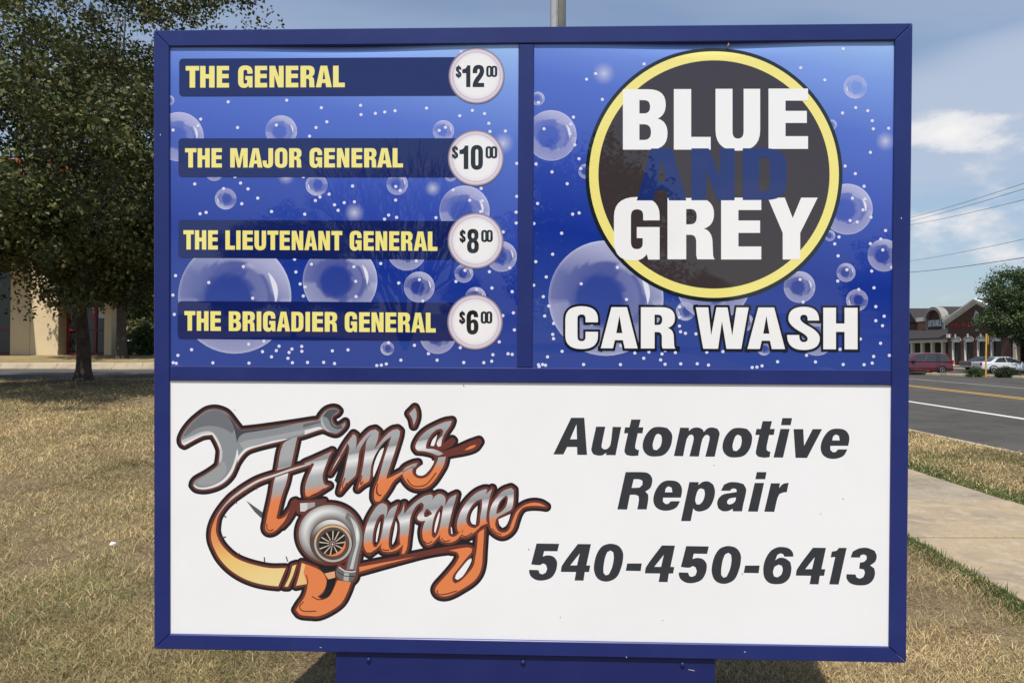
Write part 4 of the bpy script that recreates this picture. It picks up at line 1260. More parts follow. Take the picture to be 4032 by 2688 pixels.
t.fill([ell(712, 795, 296, 305)], MAR, 0)
shade_disc(t, 715, 795, 286, 294, lambda q, th: 0.07 + 0.66 * max(0, math.cos(th - math.radians(275))) ** 1.6 * math.exp(-((q - .93) / .25) ** 2), .5)
t.fill([ell(737, 832, 270, 266)], MAR, 1.0)
t.fill([ell(737, 830, 258, 254)], (.62, .40, .22), 1.5)
t.fill([fE([(737 + 258 * math.cos(k * math.pi / 30), 830 + 254 * math.sin(k * math.pi / 30)) for k in range(-4, 32)])], (.42, .42, .38), 1.9)
t.fill([ell(735, 830, 228, 224)], MAR, 2.3)
t.fill([ell(735, 830, 220, 216)], (.075, .07, .07), 2.7)
t.fill([ell(733, 832, 190, 184)], MAR, 3.1)
t.fill([ell(733, 832, 178, 172)], ORG, 3.5)
t.fill([smooth(fE([(551, 800), (585, 730), (640, 680), (735, 655), (825, 660), (895, 715), (900, 800), (870, 880), (800, 950), (700, 985), (615, 960), (555, 905)]))], (.012, .011, .012), 3.9)
for (a, b) in ((738, 657), (820, 665), (893, 710), (902, 810), (862, 893), (797, 957), (700, 983), (618, 963), (556, 903), (552, 810), (582, 745), (648, 685)):
    p0, p1 = Vector((733, 835)), Vector((a, b))
    d = (p1 - p0).normalized()
    n = Vector((-d.y, d.x))
    q = [p0 + d * 46 + n * 6, p0 + d * 46 - n * 6, p1 - n * 9, p1 + n * 9]
    t.fill([fE([tuple(z) for z in q])], (.52, .47, .38), 4.3)
t.fill([ell(732, 828, 50, 50)], MAR, 4.7)
t.fill([ell(732, 834, 40, 40)], (.22, .20, .20), 5.1)
t.fill([ell(732, 836, 22, 24)], (.012, .012, .012), 5.5)
t.fill([ell(732, 838, 10, 13)], WHT, 5.9)
t.build('turbine_emblem', pw)

# chips in the paint and specks on the white face
M_CHIP = mat('bare_metal_chip', (.55, .55, .56), .5)
for (xa, ya, xb, yb, w_, yl_) in ((2711, 2634, 2735, 2639, 2.2, .0115), (631, 528, 632, 534, 3, -.0008), (1259, 2546, 1266, 2548, 2.4, -.0008), (2930, 2563, 2936, 2566, 3, -.0008), (2465, 2583, 2468, 2588, 2.4, -.0008), (3548, 856, 3550, 862, 3, -.0008)):
    A_, B_ = sp(xa, ya, yl_), sp(xb, yb, yl_)
    d_ = Vector((B_[0] - A_[0], B_[1] - A_[1])).normalized()
    n_ = Vector((-d_.y, d_.x)) * (w_ * .00041)
    b = MB()
    b.add([(A_[0] + n_.x, yl_, A_[1] + n_.y), (A_[0] - n_.x, yl_, A_[1] - n_.y), (B_[0] - n_.x, yl_, B_[1] - n_.y), (B_[0] + n_.x, yl_, B_[1] + n_.y)], [(0, 1, 2, 3)])
    b.build('paint_chip', M_CHIP, sign, recalc=False)
t = PR(1.2)
for (xa, ya, xb, yb, w_) in ((1824, 1514, 1828, 1523, 3), (2081, 2158, 2084, 2166, 3), (3319, 1961, 3321, 1965, 4), (2811, 1830, 2813, 1834, 3), (2921, 2256, 2925, 2261, 3), (923, 1611, 925, 1615, 3), (2205, 2427, 2208, 2431, 3), (2608, 2440, 2611, 2443, 3), (3230, 2020, 3233, 2023, 3)):
    stroke(t, (xa, ya), (xb, yb), w_, (.20, .19, .17))
tag(t.build('dirt_specks', pw), kind='stuff')

# small scrap caught under the top bar
b = MB()
u, v = sp(2867, 172)
u2, v2 = sp(2862, 196)
b.tube([(u, .004, v), (u + .001, .0035, v - .006), ((u + u2) / 2, .005, (v + v2) / 2), (u2, .008, v2)], [.001, .0032, .0030, .0008], 6)
o = b.build('insect_husk', mat('husk_tan', (.30, .20, .12), .8), None, smooth=True)
o.matrix_world = S_MW
tag(o, 'tiny tan husk stuck under the top frame above the round emblem', 'husk')


# ================================================================== GROUND AND ROADS
def sstep(a, b, x):
    t = np.clip((np.asarray(x, dtype=float) - a) / (b - a), 0, 1)
    return t * t * (3 - 2 * t)


_py = np.array([-60, 3.2, 8, 13, 17, 18.2, 26.0, 26.3, 30, 60, 400.])
_pz = np.array([0, 0, .28, .66, .96, .94, 1.07, 1.22, 1.53, 1.65, 1.65])


def hz(x, y):
    """height of the lawn: it climbs away to the left, level by the road"""
    k = sstep(3.0, -6.0, x)
    return k * np.interp(y, _py, _pz) + 0.015 * np.sin(np.asarray(x) * 1.7 + 0.6 * np.asarray(y)) * np.sin(np.asarray(y) * 1.3)


kerb_x = lambda y: 7.30 + 0.0625 * np.asarray(y)
swn_x = lambda y: 2.78 + 0.088 * np.asarray(y)
swf_x = lambda y: 4.86 + 0.046 * np.asarray(y)


def drive_near(x):
    return np.interp(x, [-60, -13, -10, -8.5, -5, 60], [16.4, 17.3, 19.0, 19.9, 20.6, 20.6])


def sheet(name, xs, yf0, yf1, ny, zoff, mt, kind='structure', h=hz):
    co, q = [], []
    nx = len(xs)
    for j in range(ny + 1):
        for x in xs:
            y0, y1 = (yf0(x), yf1(x))
            y = y0 + (y1 - y0) * j / ny
            co.append((x, y, float(h(x, y)) + zoff))
    for j in range(ny):
        for i in range(nx - 1):
            q.append((j * nx + i, j * nx + i + 1, (j + 1) * nx + i + 1, (j + 1) * nx + i))
    me = mesh_np(name, co, quads=q)
    me.shade_smooth()
    o = link(name, me, mt)
    return tag(o, kind=kind)


STRAW, DIRT, GREEN = (.30, .225, .10), (.135, .088, .052), (.085, .105, .035)
M_LAWN = mat('dry_lawn_soil', (.20, .148, .088), .95, .1, noise=[(1.1, (.24, .185, .10), .42, .62), (3.0, DIRT, .48, .62), (2.2, (.12, .125, .045), .58, .70), (38, (.36, .28, .15), .48, .66), (90, (.10, .07, .042), .52, .68), (240, (.46, .37, .22), .60, .72, 3)], bump=(60, 1.0, 0.03))
M_ASPH = mat('weathered_asphalt', (.068, .063, .054), .9, .2, noise=[(0.35, (.090, .084, .073), .4, .65), (2.0, (.050, .046, .040), .52, .7), (170, (.16, .15, .145), .62, .78, 2)], bump=(260, .35, .004))
M_ASPH2 = mat('drive_asphalt', (.085, .078, .072), .9, .2, noise=[(0.5, (.10, .093, .085), .4, .65), (150, (.16, .15, .14), .62, .8, 2)], bump=(240, .3, .004))
M_CONC = mat('sidewalk_concrete', (.38, .295, .185), .9, .2, noise=[(1.1, (.27, .22, .16), .45, .62), (7, (.43, .35, .25), .5, .7), (26, (.24, .19, .14), .56, .72), (220, (.52, .46, .37), .62, .75, 2)], bump=(150, .5, .004))
M_KERB = mat('kerb_concrete', (.44, .37, .27), .9, .2, noise=[(3, (.35, .29, .21), .45, .65), (50, (.30, .25, .19), .6, .75)], bump=(120, .4, .004))
M_LINEW = mat('white_road_paint', (.62, .60, .56), .8, .2, noise=[(40, (.30, .28, .26), .58, .72)])
M_LINEY = mat('yellow_road_paint', (.60, .34, .06), .8, .2, noise=[(40, (.28, .18, .07), .58, .72)])
M_LINEG = mat('worn_white_paint', (.34, .33, .32), .8, .2, noise=[(30, (.15, .14, .14), .5, .68)])

# one sheet reaching the horizon, below everything
b = MB()
b.add([(-1500, -1500, -.22), (1500, -1500, -.22), (1500, 1500, -.22), (-1500, 1500, -.22)], [(0, 1, 2, 3)])
tag(b.build('ground', mat('far_ground', (.14, .13, .06), .95, .1, noise=[(.02, (.10, .11, .045), .4, .6)]), recalc=False), kind='structure')
xs_l = np.concatenate([np.linspace(-60, -14, 10), np.linspace(-13, 3, 50), np.linspace(3.3, 7.0, 8)])
# lawn on the sign's side, up to the kerb on the right and the drive behind
co, q = [], []
ys = np.concatenate([np.linspace(-60, -4, 8), np.linspace(-3, 20.6, 72)])
nx = 76
for y in ys:
    for i in range(nx):
        t_ = i / (nx - 1)
        xr = float(kerb_x(y)) - 0.16
        x = -60 + (t_ * 4) * 11 if t_ < 0.25 else -16 + (t_ - .25) / .75 * (xr + 16)
        yy = min(y, float(drive_near(x)) + .05) if y > 10 else y
        co.append((x, yy, float(hz(x, yy))))
for j in range(len(ys) - 1):
    for i in range(nx - 1):
        q.append((j * nx + i, j * nx + i + 1, (j + 1) * nx + i + 1, (j + 1) * nx + i))
me = mesh_np('lawn', co, quads=q)
me.shade_smooth()
tag(link('lawn', me, M_LAWN), kind='structure')
# side drive behind the lawn, its kerb and the bank beyond
xs_d = np.concatenate([np.linspace(-70, -16, 8), np.linspace(-15, 4, 30), np.linspace(4.5, 8.3, 6)])
sheet('side_drive', xs_d, lambda x: float(drive_near(x)) - .03, lambda x: 26.0, 10, -.03, M_ASPH2)
sheet('bank', xs_d, lambda x: 26.28, lambda x: 75.0, 40, 0.0, mat('bank_grass', (.27, .20, .10), .95, .1, noise=[(1.0, (.32, .25, .12), .4, .6), (6, (.18, .14, .07), .5, .68), (30, (.38, .31, .18), .52, .7)], bump=(40, .8, .03)))
kb = MB()
xs_k = np.linspace(-40, 6, 47)
for i in range(46):
    xa, xb = xs_k[i] + .006, xs_k[i + 1] - .006
    za, zb = float(hz(xa, 26.1)), float(hz(xb, 26.1))
    p = MB()
    sec = lambda x, z: [(x, 25.86, z - .1), (x, 25.88, z - .02), (x, 26.0, z - .015), (x, 26.04, z + .10), (x, 26.10, z + .135), (x, 26.32, z + .135), (x, 26.32, z - .1)]
    p.loft([sec(xa, za), sec(xb, zb)])
    if i == 0:
        kroot = tag(empty('drive_kerb', (0, 0, 0)), kind='structure')
    p.build('kerb_stone', M_KERB, kroot)
# white line and arrow on the side drive
dl = MB()


def quad_on(b, pts, off):
    b.add([(x, y, float(hz(x, y)) + off) for x, y in pts], [tuple(range(len(pts)))])


yl = 21.3
for i in range(30):
    xa, xb = -45 + i, -44 + i
    if xb > -15.2:
        break
    quad_on(dl, [(xa, yl), (xb, yl), (xb, yl + .18), (xa, yl + .18)], -.022)
tag(dl.build('drive_line', M_LINEW, recalc=False), kind='structure')
ar = MB()
quad_on(ar, [(-15.6, yl - .05), (-14.9, yl - .35), (-14.0, yl - .02), (-12.6, yl + .10), (-14.0, yl + .22), (-15.0, yl + .5)], -.020)
tag(ar.build('drive_arrow', M_LINEW, recalc=False), kind='structure')

# road on the right
ZR = -.13
b = MB()
ysr = np.linspace(-60, 400, 24)
vs = []
for y in ysr:
    vs += [(float(kerb_x(y)) - .02, y, ZR), (float(kerb_x(y)) + 140, y, ZR)]
b.add(vs, [(2 * i, 2 * i + 1, 2 * i + 3, 2 * i + 2) for i in range(len(ysr) - 1)])
tag(b.build('road', M_ASPH, recalc=False), kind='structure')


def strip(name, p0, p1, w, mt, off=.004, y0=-20., y1=220.):
    s_ = (p1[0] - p0[0]) / (p1[1] - p0[1])
    f = lambda y: p0[0] + s_ * (y - p0[1])
    n = Vector((1, -s_, 0)).normalized() * (w / 2)
    m_ = MB()
    m_.add([(f(y0) - n.x, y0 - n.y, ZR + off), (f(y0) + n.x, y0 + n.y, ZR + off), (f(y1) + n.x, y1 + n.y, ZR + off), (f(y1) - n.x, y1 - n.y, ZR + off)], [(0, 1, 2, 3)])
    return tag(m_.build(name, mt, recalc=False), kind='structure')


strip('white_edge_line', (13.34, 19.3), (14.2, 26.52), .24, M_LINEW)
strip('yellow_centre_line', (19.20, 27.99), (21.12, 39.82), .17, M_LINEY)
strip('yellow_centre_line', (19.62, 27.99), (21.58, 39.82), .17, M_LINEY)
strip('worn_lane_line', (25.28, 36.55), (27.61, 51.54), .22, M_LINEG)
# near kerb in stones
kroot = tag(empty('road_kerb', (0, 0, 0)), kind='structure')
y = -8.0
while y < 70:
    L = 2.4 if y < 30 else 6.0
    p = MB()
    sec = lambda y: [(float(kerb_x(y)) - .18, y, -.2), (float(kerb_x(y)) - .18, y, .012), (float(kerb_x(y)) - .04, y, .012), (float(kerb_x(y)), y, -.02), (float(kerb_x(y)) + .03, y, -.12), (float(kerb_x(y)) + .34, y, ZR + .008), (float(kerb_x(y)) + .34, y, -.2)]
    p.loft([sec(y + .006), sec(y + L - .006)])
    p.build('kerb_stone', M_KERB, kroot)
    y += L
# sidewalk slabs
M_CONC2 = mat('sidewalk_concrete_grey', (.33, .275, .20), .9, .2, noise=[(1.4, (.25, .205, .15), .45, .62), (8, (.38, .32, .24), .5, .7), (30, (.21, .17, .13), .56, .72)], bump=(150, .5, .004))
M_JOINT = mat('joint_dirt', (.055, .045, .032), .95, .1)
swr = tag(empty('sidewalk', (0, 0, 0)), kind='structure')
ye = 6.2 - 1.62 * 5
k = 0
while ye < 40:
    p = MB()
    ya, yb = ye + .02, ye + 1.62 - .02
    dz = 0.003 * ((k * 7) % 3)
    co4 = []
    for (yy, fx, e) in ((ya, swn_x, 0), (ya, swf_x, 0), (yb, swf_x, 0), (yb, swn_x, 0)):
        yq = yy + (0.02 * (3 if fx is swf_x else -1)) * 0
        co4.append((float(fx(yy)), yq))
    p.prism(co4, lambda u, v, kk: (u, v, -.1 if kk == 0 else .022 + dz + float(hz(u, v))))
    p.build('slab', M_CONC if k % 3 else M_CONC2, swr, bevel=.006)
    jn = MB()
    jn.prism([(float(swn_x(ye)) + .01, ye - .019), (float(swf_x(ye)) - .01, ye - .019), (float(swf_x(ye)) - .01, ye + .019), (float(swn_x(ye)) + .01, ye + .019)], lambda u, v, kk: (u, v, -.1 if kk == 0 else .012 + float(hz(u, v))))
    jn.build('joint', M_JOINT, swr)
    ye += 1.62
    k += 1

# far kerb and the car park beyond
fk = [(39.2, 37.5), (36.05, 52.1), (33.65, 62.8), (31.6, 72.0)]
kroot = tag(empty('far_kerb', (0, 0, 0)), kind='structure')
for (a, c) in zip(fk, fk[1:]):
    n = 4
    for i in range(n):
        p0 = Vector((*a, 0)).lerp(Vector((*c, 0)), i / n)
        p1 = Vector((*a, 0)).lerp(Vector((*c, 0)), (i + 1) / n)
        d = (p1 - p0).normalized()
        nn = Vector((d.y, -d.x, 0))
        if nn.x < 0:
            nn = -nn
        p = MB()
        q4 = [p0 + d * .01, p1 - d * .01, p1 - d * .01 + nn * .34, p0 + d * .01 + nn * .34]
        p.prism([(v.x, v.y) for v in q4], lambda u, v, kk: (u, v, ZR - .02 if kk == 0 else ZR + .17))
        p.build('kerb_stone', mat_kerb_far if 'mat_kerb_far' in globals() else globals().setdefault('mat_kerb_far', mat('cream_kerb', (.62, .50, .32), .9, .2, noise=[(2, (.5, .40, .26), .45, .65)])), kroot, bevel=.02)
# mulch island behind the kerb on the right
b = MB()
b.add([(36.6, 51.0, ZR + .10), (39.4, 38.5, ZR + .10), (42.0, 41, ZR + .12), (39.8, 54.5, ZR + .12)], [(0, 1, 2, 3)])
tag(b.build('mulch_bed', mat('mulch', (.075, .042, .028), .95, .1, noise=[(8, (.12, .065, .04), .45, .65)], bump=(30, .8, .05)), recalc=False), kind='structure')


# ================================================================== GRASS
def grass_patch(name, n, sampler, hmin, hmax, wid, colors, weights, lie=0.25, seed=1):
    r = np.random.default_rng(seed)
    x, y = sampler(r, n)
    n = len(x)
    z = hz(x, y)
    h = r.uniform(hmin, hmax, n) * r.choice([1, .6, 1.35], n, p=[.55, .3, .15])
    az = r.uniform(0, 2 * np.pi, n)
    lean = np.abs(r.normal(0, .5, n))
    lying = r.random(n) < lie
    lean = np.where(lying, r.uniform(1.15, 1.5, n), np.minimum(lean, 1.2))
    h = np.where(lying, h * 1.5, h)
    w = wid * r.uniform(.6, 1.3, n) * np.clip(y / 5.0, 1.0, 2.6)
    dx, dy = np.cos(az), np.sin(az)
    # facing
    fa = r.uniform(0, 2 * np.pi, n)
    sx, sy = np.cos(fa) * w, np.sin(fa) * w
    base = np.stack([x, y, z - .004 + np.where(lying, .006 + .012 * r.random(n), 0)], 1)
    mid = base + np.stack([dx * np.sin(lean * .6) * h * .5, dy * np.sin(lean * .6) * h * .5, np.cos(lean * .6) * h * .5], 1)
    tip = mid + np.stack([dx * np.sin(lean * 1.15) * h * .5, dy * np.sin(lean * 1.15) * h * .5, np.cos(lean * 1.15) * h * .5], 1)
    tip[:, 2] = np.maximum(tip[:, 2], z + .004)
    s = np.stack([sx, sy, np.zeros(n)], 1)
    co = np.stack([base - s, base + s, mid + s * .8, mid - s * .8, tip], 1).reshape(-1, 3)
    i0 = np.arange(n) * 5
    quads = np.stack([i0, i0 + 1, i0 + 2, i0 + 3], 1)
    tris = np.stack([i0 + 3, i0 + 2, i0 + 4], 1)
    ci = colors(r, x, y)
    col = np.repeat(np.concatenate([ci, np.ones((n, 1))], 1), 5, axis=0)
    me = mesh_np(name, co, quads=quads, tris=tris, col=col)
    return me


M_GRASS = mat('grass_blades', rough=.75, spec=.2, attr=True, trans=.22)
PAL = np.array([(.56, .435, .225), (.46, .35, .17), (.64, .52, .30), (.28, .20, .105), (.27, .25, .10), (.16, .175, .065)])


def vnoise(x, y, s, seed=0):
    """three octaves of lattice noise, about -1..1"""
    x, y = np.asarray(x, dtype=float), np.asarray(y, dtype=float) + 0 * np.asarray(x, dtype=float)
    tot, amp, f = 0.0, 1.0, s / 2.2
    for o_ in range(3):
        u, v = x * f + 17.3 * seed + 5 * o_, y * f - 9.1 * seed + 3 * o_
        i, j = np.floor(u), np.floor(v)
        fu, fv = u - i, v - j
        fu, fv = fu * fu * (3 - 2 * fu), fv * fv * (3 - 2 * fv)
        hsh = lambda p, q: np.modf(np.abs(np.sin(p * 127.1 + q * 311.7 + seed * 74.7) * 43758.5453))[0]
        n_ = (hsh(i, j) * (1 - fu) + hsh(i + 1, j) * fu) * (1 - fv) + (hsh(i, j + 1) * (1 - fu) + hsh(i + 1, j + 1) * fu) * fv
        tot = tot + (n_ * 2 - 1) * amp
        amp *= .55
        f *= 2.3
    return tot / 1.35


def dry_cols(r, x, y, green=0.0):
    n = len(x)
    g_ = vnoise(x, y, 1.5, 3) + .4 * vnoise(x, y, 5.0, 7) + green
    p = np.clip(.15 + .65 * g_, .02, .80)
    isg = r.random(n) < p
    k = np.where(isg, r.choice([4, 5], n, p=[.6, .4]), r.choice([0, 1, 2, 3], n, p=[.32, .28, .14, .26]))
    tone = np.clip(1.06 + .38 * vnoise(x, y, 2.3, 11) + .22 * vnoise(x, y, 7.0, 13), .50, 1.35)
    return np.clip(PAL[k] * (r.uniform(.70, 1.2, n) * tone)[:, None], 0, 1)


def wedge(x0, x1, d0, d1, pw=1.6):
    """scatter more densely near the camera: x given as slope range"""
    def f(r, n):
        u = r.random(n)
        d = d0 * (d1 / d0) ** u
        s = r.uniform(x0, x1, n)
        x, y = s * d, d
        thin = vnoise(x, y, 1.3, 1) + .7 * vnoise(x, y, 4.2, 5)
        k = r.random(n) < np.clip(.66 + .95 * thin, .07, 1)
        k &= y < drive_near(x) - .1
        k &= x < swn_x(y) - .02
        return x[k], y[k]
    return f


g1 = link('dry_grass', grass_patch('dry_grass', 270000, wedge(-.80, -.30, 2.9, 18.5), .022, .062, .0017, dry_cols, None, .60, 1), M_GRASS)
tag(g1, 'dry straw coloured grass on the rising lawn left of the sign', 'grass', kind='stuff')
g2 = link('dry_grass', grass_patch('dry_grass', 120000, wedge(.36, .80, 2.8, 9.0), .02, .058, .0016, dry_cols, None, .66, 2), M_GRASS)
tag(g2, 'dry straw coloured grass between the sign and the sidewalk', 'grass', kind='stuff')
g3 = link('dry_grass', grass_patch('dry_grass', 90000, wedge(-.32, .40, 2.6, 6.0), .02, .05, .0016, dry_cols, None, .66, 3), M_GRASS)
tag(g3, 'thin trampled grass and straw on the ground under the sign', 'grass', kind='stuff')


def verge(r, n):
    y = 3.0 * (26 / 3.0) ** r.random(n)
    t = r.random(n)
    x = swf_x(y) + .0 + t * (kerb_x(y) - .17 - swf_x(y))
    return x, y


def verge_cols(r, x, y):
    t = (x - swf_x(y)) / (kerb_x(y) - .17 - swf_x(y))
    c = dry_cols(r, x, y, -.1)
    g_ = r.random(len(x)) < np.clip(1.15 - t * 4.2, .04, .85)
    c[g_] = np.array([(.07, .115, .030)]) * r.uniform(.7, 1.6, (g_.sum(), 1))
    return c


g4 = link('verge_grass', grass_patch('verge_grass', 110000, verge, .025, .07, .0026, verge_cols, None, .4, 4), M_GRASS)
tag(g4, 'strip of dry and green grass between the sidewalk and the road', 'grass', kind='stuff')


def edge(r, n):
    y = 2.6 * (16 / 2.6) ** r.random(n)
    x = swn_x(y) - np.abs(r.normal(0, .10, n)) + .05 * vnoise(y, y * .3, 5, 2)
    k = r.random(n) < np.clip(.6 + .7 * vnoise(y, x * 0, 4.1, 2), 0, 1)
    return x[k], y[k]


g5 = link('edge_grass', grass_patch('edge_grass', 13000, edge, .03, .075, .0032, lambda r, x, y: np.array([(.075, .115, .032)]) * r.uniform(.6, 1.7, (len(x), 1)), None, .1, 5), M_GRASS)
tag(g5, 'green grass tufts along the near edge of the sidewalk', 'grass', kind='stuff')


def tufts(r, n):
    cx = np.array([-2.10, -1.72, -2.35, -1.35, -2.9, -3.3, -1.5, -2.2])
    cy = np.array([3.32, 4.0, 4.6, 3.55, 5.2, 6.6, 3.25, 5.8])
    k = r.integers(0, len(cx), n)
    return cx[k] + r.normal(0, .10, n), cy[k] + r.normal(0, .10, n)


g6 = link('weed_tufts', grass_patch('weed_tufts', 1500, tufts, .03, .075, .0022, lambda r, x, y: np.array([(.19, .19, .08)]) * r.uniform(.6, 1.6, (len(x), 1)), None, .55, 6), M_GRASS)
tag(g6, 'green weed tufts scattered in the dry lawn left of the sign', 'weeds', kind='stuff')
STRAWC = lambda r, x, y: np.array([(.58, .47, .28)]) * r.uniform(.5, 1.15, (len(x), 1))
g7 = link('straw_litter', grass_patch('straw_litter', 16000, wedge(-.80, -.30, 2.9, 15), .025, .075, .0010, STRAWC, None, .93, 8), M_GRASS)
tag(g7, 'loose pale straw lying on the lawn left of the sign', 'straw', kind='stuff')
g8 = link('straw_litter', grass_patch('straw_litter', 9000, wedge(.30, .80, 2.7, 7.5), .025, .075, .0010, STRAWC, None, .93, 9), M_GRASS)
tag(g8, 'loose pale straw lying on the ground right of the sign', 'straw', kind='stuff')
# litter
p = at(445, 2150, 1)
d_ = ray(445, 2150)
t_ = 4.1
for _ in range(30):
    q_ = Vector((0, 0, EYE)) + d_ * t_
    t_ += (q_.z - float(hz(q_.x, q_.y)) - .01) / 0.35 * 0.5
bm = bmesh.new()
bmesh.ops.create_icosphere(bm, subdivisions=2, radius=.026)
for v_ in bm.verts:
    v_.co *= random.uniform(.6, 1.15)
    v_.co.z *= .75
me = bpy.data.meshes.new('paper_scrap')
bm.to_mesh(me)
bm.free()
o = link('paper_scrap', me, mat('white_paper', (.78, .77, .74), .8))
o.location = (q_.x, q_.y, float(hz(q_.x, q_.y)) + .03)
tag(o, 'crumpled white paper scrap lying in the dry grass', 'litter')


# ================================================================== TREES
def leaf_cloud(name, centers, radii, n_each, size, cols, r, droop=.35, flat=.75):
    """one mesh of small leaf quads round cluster centres"""
    C = np.repeat(centers, n_each, axis=0)
    RR = np.repeat(radii, n_each)[:, None]
    n = len(C)
    off = r.normal(0, 1, (n, 3))
    off /= np.maximum(np.linalg.norm(off, axis=1, keepdims=True), 1e-6)
    off *= (r.random((n, 1)) ** .45) * RR
    off[:, 2] *= flat
    P = C + off
    a = r.uniform(0, 2 * np.pi, n)
    tilt = r.normal(-droop, .55, n)
    d = np.stack([np.cos(a) * np.cos(tilt), np.sin(a) * np.cos(tilt), np.sin(tilt)], 1)
    rv = r.normal(0, 1, (n, 3)) + np.array([0, 0, 1.1])
    s = np.cross(d, rv)
    s /= np.maximum(np.linalg.norm(s, axis=1, keepdims=True), 1e-6)
    L = size * r.uniform(.65, 1.3, (n, 1))
    co = np.stack([P, P + d * L * .45 + s * L * .30, P + d * L, P + d * L * .45 - s * L * .30], 1).reshape(-1, 3)
    i0 = np.arange(n) * 4
    q = np.stack([i0, i0 + 1, i0 + 2, i0 + 3], 1)
    base = cols[r.integers(0, len(cols), n)] * r.uniform(.7, 1.25, (n, 1)) * np.repeat(r.uniform(.62, 1.3, (len(centers), 1)), n_each, axis=0)
    col = np.repeat(np.concatenate([np.clip(base, 0, 1), np.ones((n, 1))], 1), 4, axis=0)
    return mesh_np(name, co, quads=q, col=col)


M_LEAF = mat('tree_leaves', rough=.55, spec=.35, attr=True, trans=.20)
M_BARK = mat('grey_brown_bark', (.085, .068, .055), .9, .15, noise=[(6, (.055, .045, .037), .45, .65), (25, (.13, .105, .085), .55, .72)], bump=(18, .9, .03))
PEAR = np.array([(.058, .076, .024), (.080, .098, .030), (.112, .124, .037), (.041, .057, .020), (.138, .128, .040)])
OAK = np.array([(.055, .092, .028), (.075, .118, .034), (.100, .142, .040), (.040, .068, .024)])


def limb(b, p0, p1, r0, r1, r, wob=.12, n=6):
    pts, rad = [], []
    p0, p1 = Vector(p0), Vector(p1)
    L = (p1 - p0).length
    for i in range(n + 1):
        t = i / n
        w = math.sin(math.pi * t) * wob * L * .3
        pts.append(p0.lerp(p1, t) + Vector((r.normal() * w, r.normal() * w, r.normal() * w * .5 + w * .4)))
        rad.append(r0 + (r1 - r0) * t)
    b.tube(pts, rad, 7)
    return pts


def make_tree(name, seed, trunk_h, trunk_r, crown_c, crown_r, ncl, per, leaf, pal, label, cat='tree', group=None, cl_r=.62, shell=.55, forks=2, limbs=9, gap=None, low=.8, grp=0):
    """tapered trunk with limbs and a crown of leaf clusters, local to its base"""
    r = np.random.default_rng(seed)
    root = empty(name)
    b = MB()
    cc, cr = np.array(crown_c, float), np.array(crown_r, float)
    top = Vector((cc[0] * .4, cc[1] * .4, trunk_h))
    # flared trunk
    pts = [Vector((0, 0, -.25)), Vector((0, 0, 0.0)), Vector((.01, 0, .22)), Vector((.0, .02, .7)), Vector((top.x * .5, top.y * .5, trunk_h * .7)), top]
    b.tube(pts, [trunk_r * 1.9, trunk_r * 1.65, trunk_r * 1.15, trunk_r, trunk_r * .92, trunk_r * .85], 12)
    dirs = []
    for i in range(limbs):
        a = 2 * math.pi * i / limbs + r.uniform(-.3, .3)
        e = r.uniform(.35, 1.3)
        tip = Vector(cc) + Vector((math.cos(a) * cr[0] * math.cos(e) * .75, math.sin(a) * cr[1] * math.cos(e) * .75, cr[2] * (math.sin(e) * 1.1 - .35)))
        st = top - Vector((0, 0, r.uniform(.0, .5) * trunk_h * .25))
        ps = limb(b, st, tip, trunk_r * .5, trunk_r * .1, r)
        for _ in range(3):
            k = int(r.integers(2, 5))
            q = Vector(ps[k]) + Vector((r.normal() * cr[0] * .3, r.normal() * cr[1] * .3, abs(r.normal()) * cr[2] * .25))
            limb(b, ps[k], q, trunk_r * .2, trunk_r * .05, r, n=4)
    b.build('trunk', M_BARK, root, smooth=True)
    # clusters
    c = []
    while len(c) < ncl:
        v = r.normal(0, 1, 3)
        v /= np.linalg.norm(v)
        q = (shell + (1 - shell) * r.random() ** .6)
        lump = 1 + .16 * math.sin(v[0] * 5 + seed) * math.cos(v[1] * 4.3) + .12 * math.sin(v[2] * 7 + v[0] * 3)
        p = cc + v * cr * q * lump
        if v[2] < 0:
            p[2] = cc[2] + v[2] * cr[2] * q * low
        if gap is not None and gap(p):
            continue
        c.append(p)
        if grp and len(c) >= grp:                # gather the rest round these boughs
            base = np.array(c)
            k = r.integers(0, len(base), ncl - len(c))
            more = base[k] + r.normal(0, 1, (ncl - len(base), 3)) * np.array([.62, .62, .34])
            c = list(base) + list(more)
    c = np.array(c)
    rad = cl_r * r.uniform(.6, 1.35, len(c))
    me = leaf_cloud('crown', c, rad, per, leaf, pal, r)
    link('crown', me, M_LEAF, root)
    tag(root, label, cat, group)
    return root


def put(o, x, y, z=None, rz=0, s=1):
    o.location = (x, y, float(hz(x, y)) if z is None else z)
    o.rotation_euler.z = rz
    o.scale = (s, s, s)
    return o


def copy_tree(o):
    c = o.copy()
    COL.objects.link(c)
    for ch in o.children:
        d = ch.copy()
        COL.objects.link(d)
        d.parent = c
    return c


TG = 'trees behind the lawn on the left'
t1 = make_tree('pear_tree', 3, 1.85, .145, (.2, -.8, 3.5), (4.5, 4.8, 7.4), 1150, 115, .10, PEAR, 'dark leafy pear tree with a sturdy trunk on the lawn beside the drive', group=TG, cl_r=.46, shell=.22, low=.20, limbs=12, grp=150)
put(t1, -9.85, 17.0)
t2 = make_tree('pear_tree', 8, 2.6, .16, (0, 0, 5.0), (2.7, 2.7, 6.9), 720, 95, .12, PEAR, 'taller dark pear tree beyond the drive, half hidden by the sign', group=TG, cl_r=.48, shell=.22, low=.42, grp=100)
put(t2, -15.0, 28.4, rz=1.0, s=1.12)
t3 = make_tree('pear_tree', 12, 2.4, .15, (0, 0, 5.0), (3.0, 3.0, 6.0), 620, 95, .11, PEAR, 'leafy tree at the far left edge of the lawn', group=TG, cl_r=.48, shell=.22, low=.3, grp=90)
